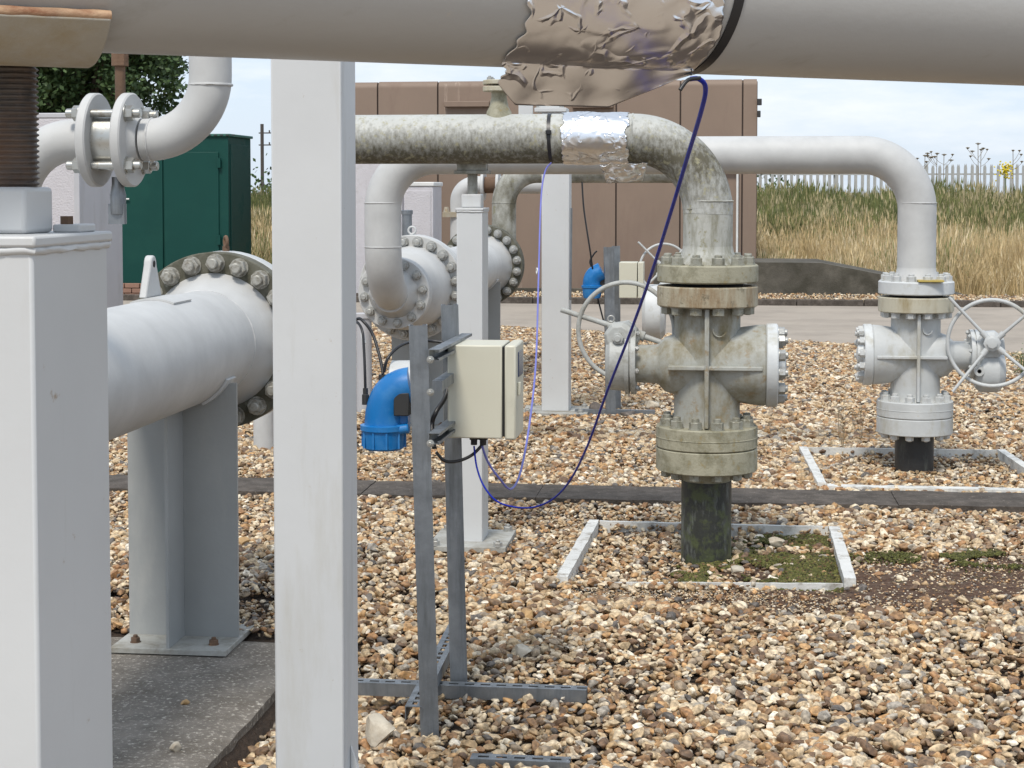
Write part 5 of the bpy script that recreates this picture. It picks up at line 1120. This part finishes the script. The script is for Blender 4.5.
mb = MB(); mb.box((joints[0], Yb-.18, -.25), (bxR+.2, Yb+3.2, zbase)); obj("plinth", mb, M['concrete'], bb)
mb = MB(); mb.cbox(H(759.5, 102, Yb-.03), (.07, .07, .10)); mb.cbox(H(759, 114, Yb-.03), (.05, .06, .10)); obj("wall_fitting", mb, M['dark'], bb, bevel=.008)
mb = MB(); p_ = H(737.5, 170, Yb-.06); mb.cyl((p_.x, p_.y, .07), p_, .018, 8); mb.cbox(H(731, 170.5, Yb-.06), (.24, .04, .03)); tag(obj("conduit", mb, M['white'], None, 35, origin=(p_.x, p_.y, 0)), "thin white upright conduit on the brown building just right of the stained pipe elbow", "conduit")

def kiosk(name, pl_, pr_, top, D, depth, label, m, m2, cat, roof=None, zbot=0.0, lip=.03):
    Y = P((pl_+pr_)/2, 200, D).y; x0, x1 = H(pl_, 200, Y).x, H(pr_, 200, Y).x; z1 = H((pl_+pr_)/2, top, Y).z
    t_ = thing(name, ((x0+x1)/2, Y+depth/2, 0), label, cat); mb = MB(); mb.box((x0, Y, zbot), (x1, Y+depth, z1-.04)); obj("walls", mb, m, t_, bevel=.01)
    mb = MB(); mb.box((x0-lip, Y-lip, z1-.04), (x1+lip, Y+depth+lip, z1)); obj("roof", mb, roof or m, t_, bevel=.008)
    return t_, x0, x1, Y, z1
gk, x0, x1, Y, z1 = kiosk("green_kiosk", 96, 228.5, 134, 26.0, 1.25, "dark green metal kiosk with double doors at left", M['green'], None, "kiosk", M['green_roof'])
xs_ = [H(p, 200, Y).x for p in (121, 164, 220)]
for a, b in ((xs_[0], xs_[1]), (xs_[1], xs_[2])):
    mb = MB(); mb.box((a+.012, Y-.03, .12), (b-.012, Y-.001, H(180, 152, Y).z)); d_ = obj("door", mb, M['green'], gk, bevel=.008)
    if a == xs_[0]:
        hx = H(124, 200, Y).x; mb = MB(); mb.cyl((hx, Y-.06, H(124, 204, Y).z), (hx, Y-.06, H(124, 196, Y).z), .014, 8); mb.cyl((hx, Y-.06, H(124, 199, Y).z), (hx+.10, Y-.06, H(124, 199, Y).z), .012, 8); mb.cyl((hx, Y-.06, H(124, 199, Y).z), (hx, Y-.03, H(124, 199, Y).z), .012, 8); obj("handle", mb, M['white'], d_)
    else:
        for py in (163, 240):
            mb = MB(); mb.cbox(H(219, py, Y-.04), (.05, .04, .14)); obj("hinge", mb, M['green'], d_)
mb = MB(); mb.box((x1+.001, Y+.1, .1), (x1+.012, Y+1.1, z1-.15)); obj("side_panel", mb, M['green'], gk, bevel=.004)
mb = MB()
for k in range(7): mb.cbox((x1-.45+k*.09, Y-.035, z1-.02), (.05, .008, .018))
obj("vent_slots", mb, M['dark'], gk)
pb0 = G(124, 299).x; 
for r_ in range(3):
    for k in range(9):
        xx = x0+.02+k*.232+(r_ % 2)*.11; mb = MB(); mb.box((xx, Y-.16, .002+r_*.075), (xx+.22, Y-.06, .067+r_*.075)); obj("brick", mb, M['brick'], gk, bevel=.004)
wk, x0, x1, Y, z1 = kiosk("pale_kiosk", 8, 78, 113, 13.6, 1.0, "pale rendered kiosk behind the small flanged pipe at left", M['pale'], None, "kiosk", M['pale_smooth'], lip=.004)
mb = MB(); mb.box((x1+.001, Y+.03, .1), (x1+.012, Y+.97, z1-.06)); obj("side_panel", mb, M['pale_smooth'], wk, bevel=.003)
mb = MB(); mb.box((x1-.03, Y-.006, .0), (x1+.014, Y+.028, z1-.045)); obj("corner_trim", mb, M['pale_smooth'], wk, bevel=.003)
pk, x0, x1, Y, z1 = kiosk("pale_kiosk", 352, 402, 152, 26.2, 1.0, "pale lilac grey kiosk seen just right of the tall foreground post", M['pale'], None, "kiosk", M['pale_smooth'], lip=.01)
ck, x0, x1, Y, z1 = kiosk("meter_cabinet", 404, 433, 182, 16.0, .5, "small pale meter cabinet behind the large bolted flange", M['pale'], None, "cabinet", M['white'], lip=.01)
mb = MB(); mb.box((x0+.02, Y-.012, .1), (x1-.02, Y-.001, z1-.08)); obj("door", mb, M['pale'], ck, bevel=.003)

# ------------------------------------------------------------------ fence
FY = 47.5; fz = H(900, 164, FY).z
fe = thing("palisade_fence", (6, FY, 0), "galvanised palisade fence above the long grass at the back", "fence")
def pale_mesh():
    mb = MB(); h = 2.35; w = .042
    for s in (-1, 1):
        mb.add([(0, 0, 0), (s*w, -.018, 0), (s*w, -.018, h-.10), (s*w*.45, -.010, h), (0, 0, h-.06), (0, .006, 0), (s*w, -.012, 0), (s*w, -.012, h-.10), (s*w*.45, -.004, h), (0, .006, h-.06)],
               [(0, 1, 2, 3, 4), (9, 8, 7, 6, 5), (1, 6, 7, 2), (2, 7, 8, 3), (3, 8, 9, 4)])
    return mb
me = shared(("pale",), pale_mesh, M['fence'], 0)
x = H(735, 170, FY).x; n_ = 0
while x < H(1024, 170, FY).x+3.5:
    place("pale", me, fe, (x, FY+random.uniform(-.01, .01), fz-2.35+random.uniform(-.02, .02)), (random.gauss(0, .006), 0, 1)); x += .168
xa_, xb_ = H(730, 170, FY).x, H(1024, 170, FY).x+3.6
for pz in (174, 205): mb = MB(); mb.box((xa_, FY+.02, H(900, pz+1, FY).z), (xb_, FY+.07, H(900, pz-.6, FY).z)); obj("rail", mb, M['fence'], fe)
x = xa_
while x < xb_: mb = MB(); mb.box((x, FY+.075, 0), (x+.06, FY+.15, fz-.1)); obj("fence_post", mb, M['fence'], fe); x += 2.75
# ------------------------------------------------------------------ seed heads and flowers
def umbel(px, pyt, Y, label, n=1, col=M['stem']):
    top = H(px, pyt, Y); t_ = thing("cow_parsley", (top.x, Y, bank(Y)), label, "plant", "dead umbel seed heads by the fence"); mb = MB(); base = Vector((top.x+random.uniform(-.1, .1), Y, bank(Y)-.05)); hs = []
    mb.tube([base, (base+top)/2+Vector((.03, 0, 0)), top], .008, 6); hs.append(top)
    for k in range(3): f = random.uniform(.68, .88); p_ = base.lerp(top, f); q_ = p_+Vector((random.choice((-1, 1))*random.uniform(.12, .25), 0, random.uniform(.15, .28))); mb.tube([p_, (p_+q_)/2+Vector((0, 0, -.02)), q_], .005, 5); hs.append(q_)
    obj("stem", mb, M['stem'], t_)
    for h in hs:
        mb = MB(); hr = random.uniform(.03, .07)
        for k in range(14):
            a = k*2.4; r_ = hr*math.sqrt(k/14); e = h+Vector((math.cos(a)*r_, math.sin(a)*r_, .05-r_*.2)); mb.tube([h, e], .004, 3, False); mb.add(tuft_ball(k).v, tuft_ball(k).f); 
            for v in mb.v[-12:]: v *= .011; v += e
        obj("seed_head", mb, M['stem'], t_)
UL = "dead brown umbel seed head standing above the palisade fence"
for px, py in ((925, 157), (937, 155), (944, 156), (978, 145), (981, 151), (1013, 152), (917, 160)): umbel(px, py, 44.5+random.uniform(-1, 1), UL)
top = H(1005, 166, 44); tfl = thing("yellow_flower", (top.x, 44, .8), "tall yellow flowering weed in front of the palisade fence", "plant")
mb = MB(); mb.tube([(top.x-.05, 44, .8), (top.x+.02, 44, 1.4), top], .012, 6); obj("stem", mb, M['weed'], tfl); mb = MB()
for k in range(70):
    e = top+Vector((random.gauss(0, .09), random.gauss(0, .05), random.gauss(-.10, .09))); b_ = tuft_ball(k)
    for v in b_.v: v *= .026; v += e
    mb.add(b_.v, b_.f)
obj("blossom", mb, M['yellow'], tfl, 0)
def weed(px, py, h, n, m, label, leafy):
    g_ = G(px, py); t_ = thing("weed", g_, label, "plant"); mb = MB()
    for k in range(n):
        a = random.random()*6.28; e = g_+Vector((math.cos(a)*h*.35*random.random(), math.sin(a)*h*.3*random.random(), h*random.uniform(.6, 1))); mid = (g_+e)/2+Vector((random.gauss(0, .01), 0, 0)); mb.tube([g_, mid, e], .0018, 4)
        for j in range(5 if leafy else 3): p_ = mid.lerp(e, random.random()); q_ = p_+Vector((random.gauss(0, .03), random.gauss(0, .03), .025)); mb.tube([p_, q_], .0012, 3)
    obj("stem", mb, m, t_); mb = MB()
    for k in range(n*(24 if leafy else 6)):
        p_ = g_+Vector((random.gauss(0, h*.25), random.gauss(0, h*.2), abs(random.gauss(0, h*.4))+.01)); a = random.random()*6.28; d_ = Vector((math.cos(a), math.sin(a), random.uniform(-.3, .6)))*(.022 if leafy else .006); s_ = Vector((-d_.y, d_.x, 0))*.35
        mb.add([p_, p_+d_*.5+s_, p_+d_, p_+d_*.5-s_], [(0, 1, 2, 3)])
    obj("leaves", mb, m, t_, 0)
weed(843, 452, .34, 7, M['stem'], "dead brown weed in the gravel left of the far frame", False)
weed(862, 440, .22, 5, M['stem'], "short dry weed in the gravel beside the far valve", False)
weed(1022, 375, .22, 10, M['weed'], "green leafy weed growing at the road edge by the right side", True)

# ------------------------------------------------------------------ tree, pole
def tree(base, h_trunk, crown_c, rad, nclump, nleaf, label, ls=.07):
    t_ = thing("tree", base, label, "tree"); mb = MB(); cc_ = Vector(crown_c)
    mb.tube(spline([base, base+Vector((.1, 0, h_trunk*.5)), base+Vector((-.05, 0, h_trunk)), cc_+Vector((0, 0, rad.z*.4))], 5), .2, 12, True, lambda u_, a: .26*(1-u_*.8)); cl = []
    for k in range(nclump):
        while True:
            d = Vector((random.uniform(-1, 1), random.uniform(-1, 1), random.uniform(-1, 1)))
            if d.length < 1: break
        c_ = cc_+Vector((d.x*rad.x, d.y*rad.y, d.z*rad.z)); cl.append((c_, random.uniform(.22, .48)))
        if k < 26: s_ = base+Vector((0, 0, h_trunk*random.uniform(.8, 1.1))); mb.tube(spline([s_, (s_+c_)/2+Vector((0, 0, -.1)), c_], 4), .05, 6, True, lambda u_, a: .07*(1-u_*.85))
    obj("trunk", mb, M['wood'], t_); V = []; F_ = []
    for c_, r_ in cl:
        for j in range(nleaf):
            p_ = c_+Vector((random.gauss(0, .5), random.gauss(0, .5), random.gauss(0, .38)))*r_; a = Vector((random.gauss(0, 1), random.gauss(0, 1), random.gauss(0, 1))).normalized(); b = a.orthogonal().normalized(); s = ls*random.uniform(.6, 1.2)
            i0 = len(V); V += [p_, p_+a*s*.6+b*s*.4, p_+a*s*1.25, p_+a*s*.6-b*s*.4]; F_.append((i0, i0+1, i0+2, i0+3))
    mb = MB(); mb.v = V; mb.f = F_; obj("crown", mb, M['leaf'], t_, 0, fix=False)
cc0 = P(78, 52, 36); tree(Vector((cc0.x, cc0.y, 0)), 2.3, cc0, Vector((2.5, 2.0, 1.75)), 190, 250, "dark green broadleaf tree behind the kiosks at top left", .10)
cc1 = P(-60, 60, 39); tree(Vector((cc1.x, cc1.y, 0)), 2.0, cc1, Vector((2.6, 2.0, 1.9)), 90, 220, "dark green tree partly outside the left edge of the picture", .10)
pb_ = P(262.5, 200, 60); pt = P(262, 124, 60); tp_ = thing("utility_pole", (pb_.x, pb_.y, 0), "distant dark utility pole with short crossarms at left of the tall post", "pole")
mb = MB(); mb.cyl((pb_.x, pb_.y, 0), pt, .06, 10); obj("pole", mb, M['pole'], tp_)
for py in (133, 145): p_ = P(262, py, 60); mb = MB(); mb.cbox(p_+Vector((.1, 0, 0)), (.42, .05, .04)); mb.cbox(p_+Vector((.26, 0, .05)), (.04, .04, .09)); obj("crossarm", mb, M['pole'], tp_)
# hedge mass far left behind the grass
mb = MB()
V = []; F_ = []
for k in range(9000):
    x = random.uniform(-16, 2); p_ = Vector((x, 48+random.gauss(0, .6), .8+abs(random.gauss(0, .55))+.25*noise.noise(Vector((x*.8, 0, 0))))); a = Vector((random.gauss(0, 1), random.gauss(0, 1), random.gauss(0, 1))).normalized(); b = a.orthogonal().normalized(); s = .12; i0 = len(V); V += [p_, p_+a*s*.6+b*s*.4, p_+a*s*1.2, p_+a*s*.6-b*s*.4]; F_.append((i0, i0+1, i0+2, i0+3))
mb.v = V; mb.f = F_; tag(obj("hedge", mb, M['leaf'], None, 0, fix=False), "low far hedge behind the kiosks", "hedge")
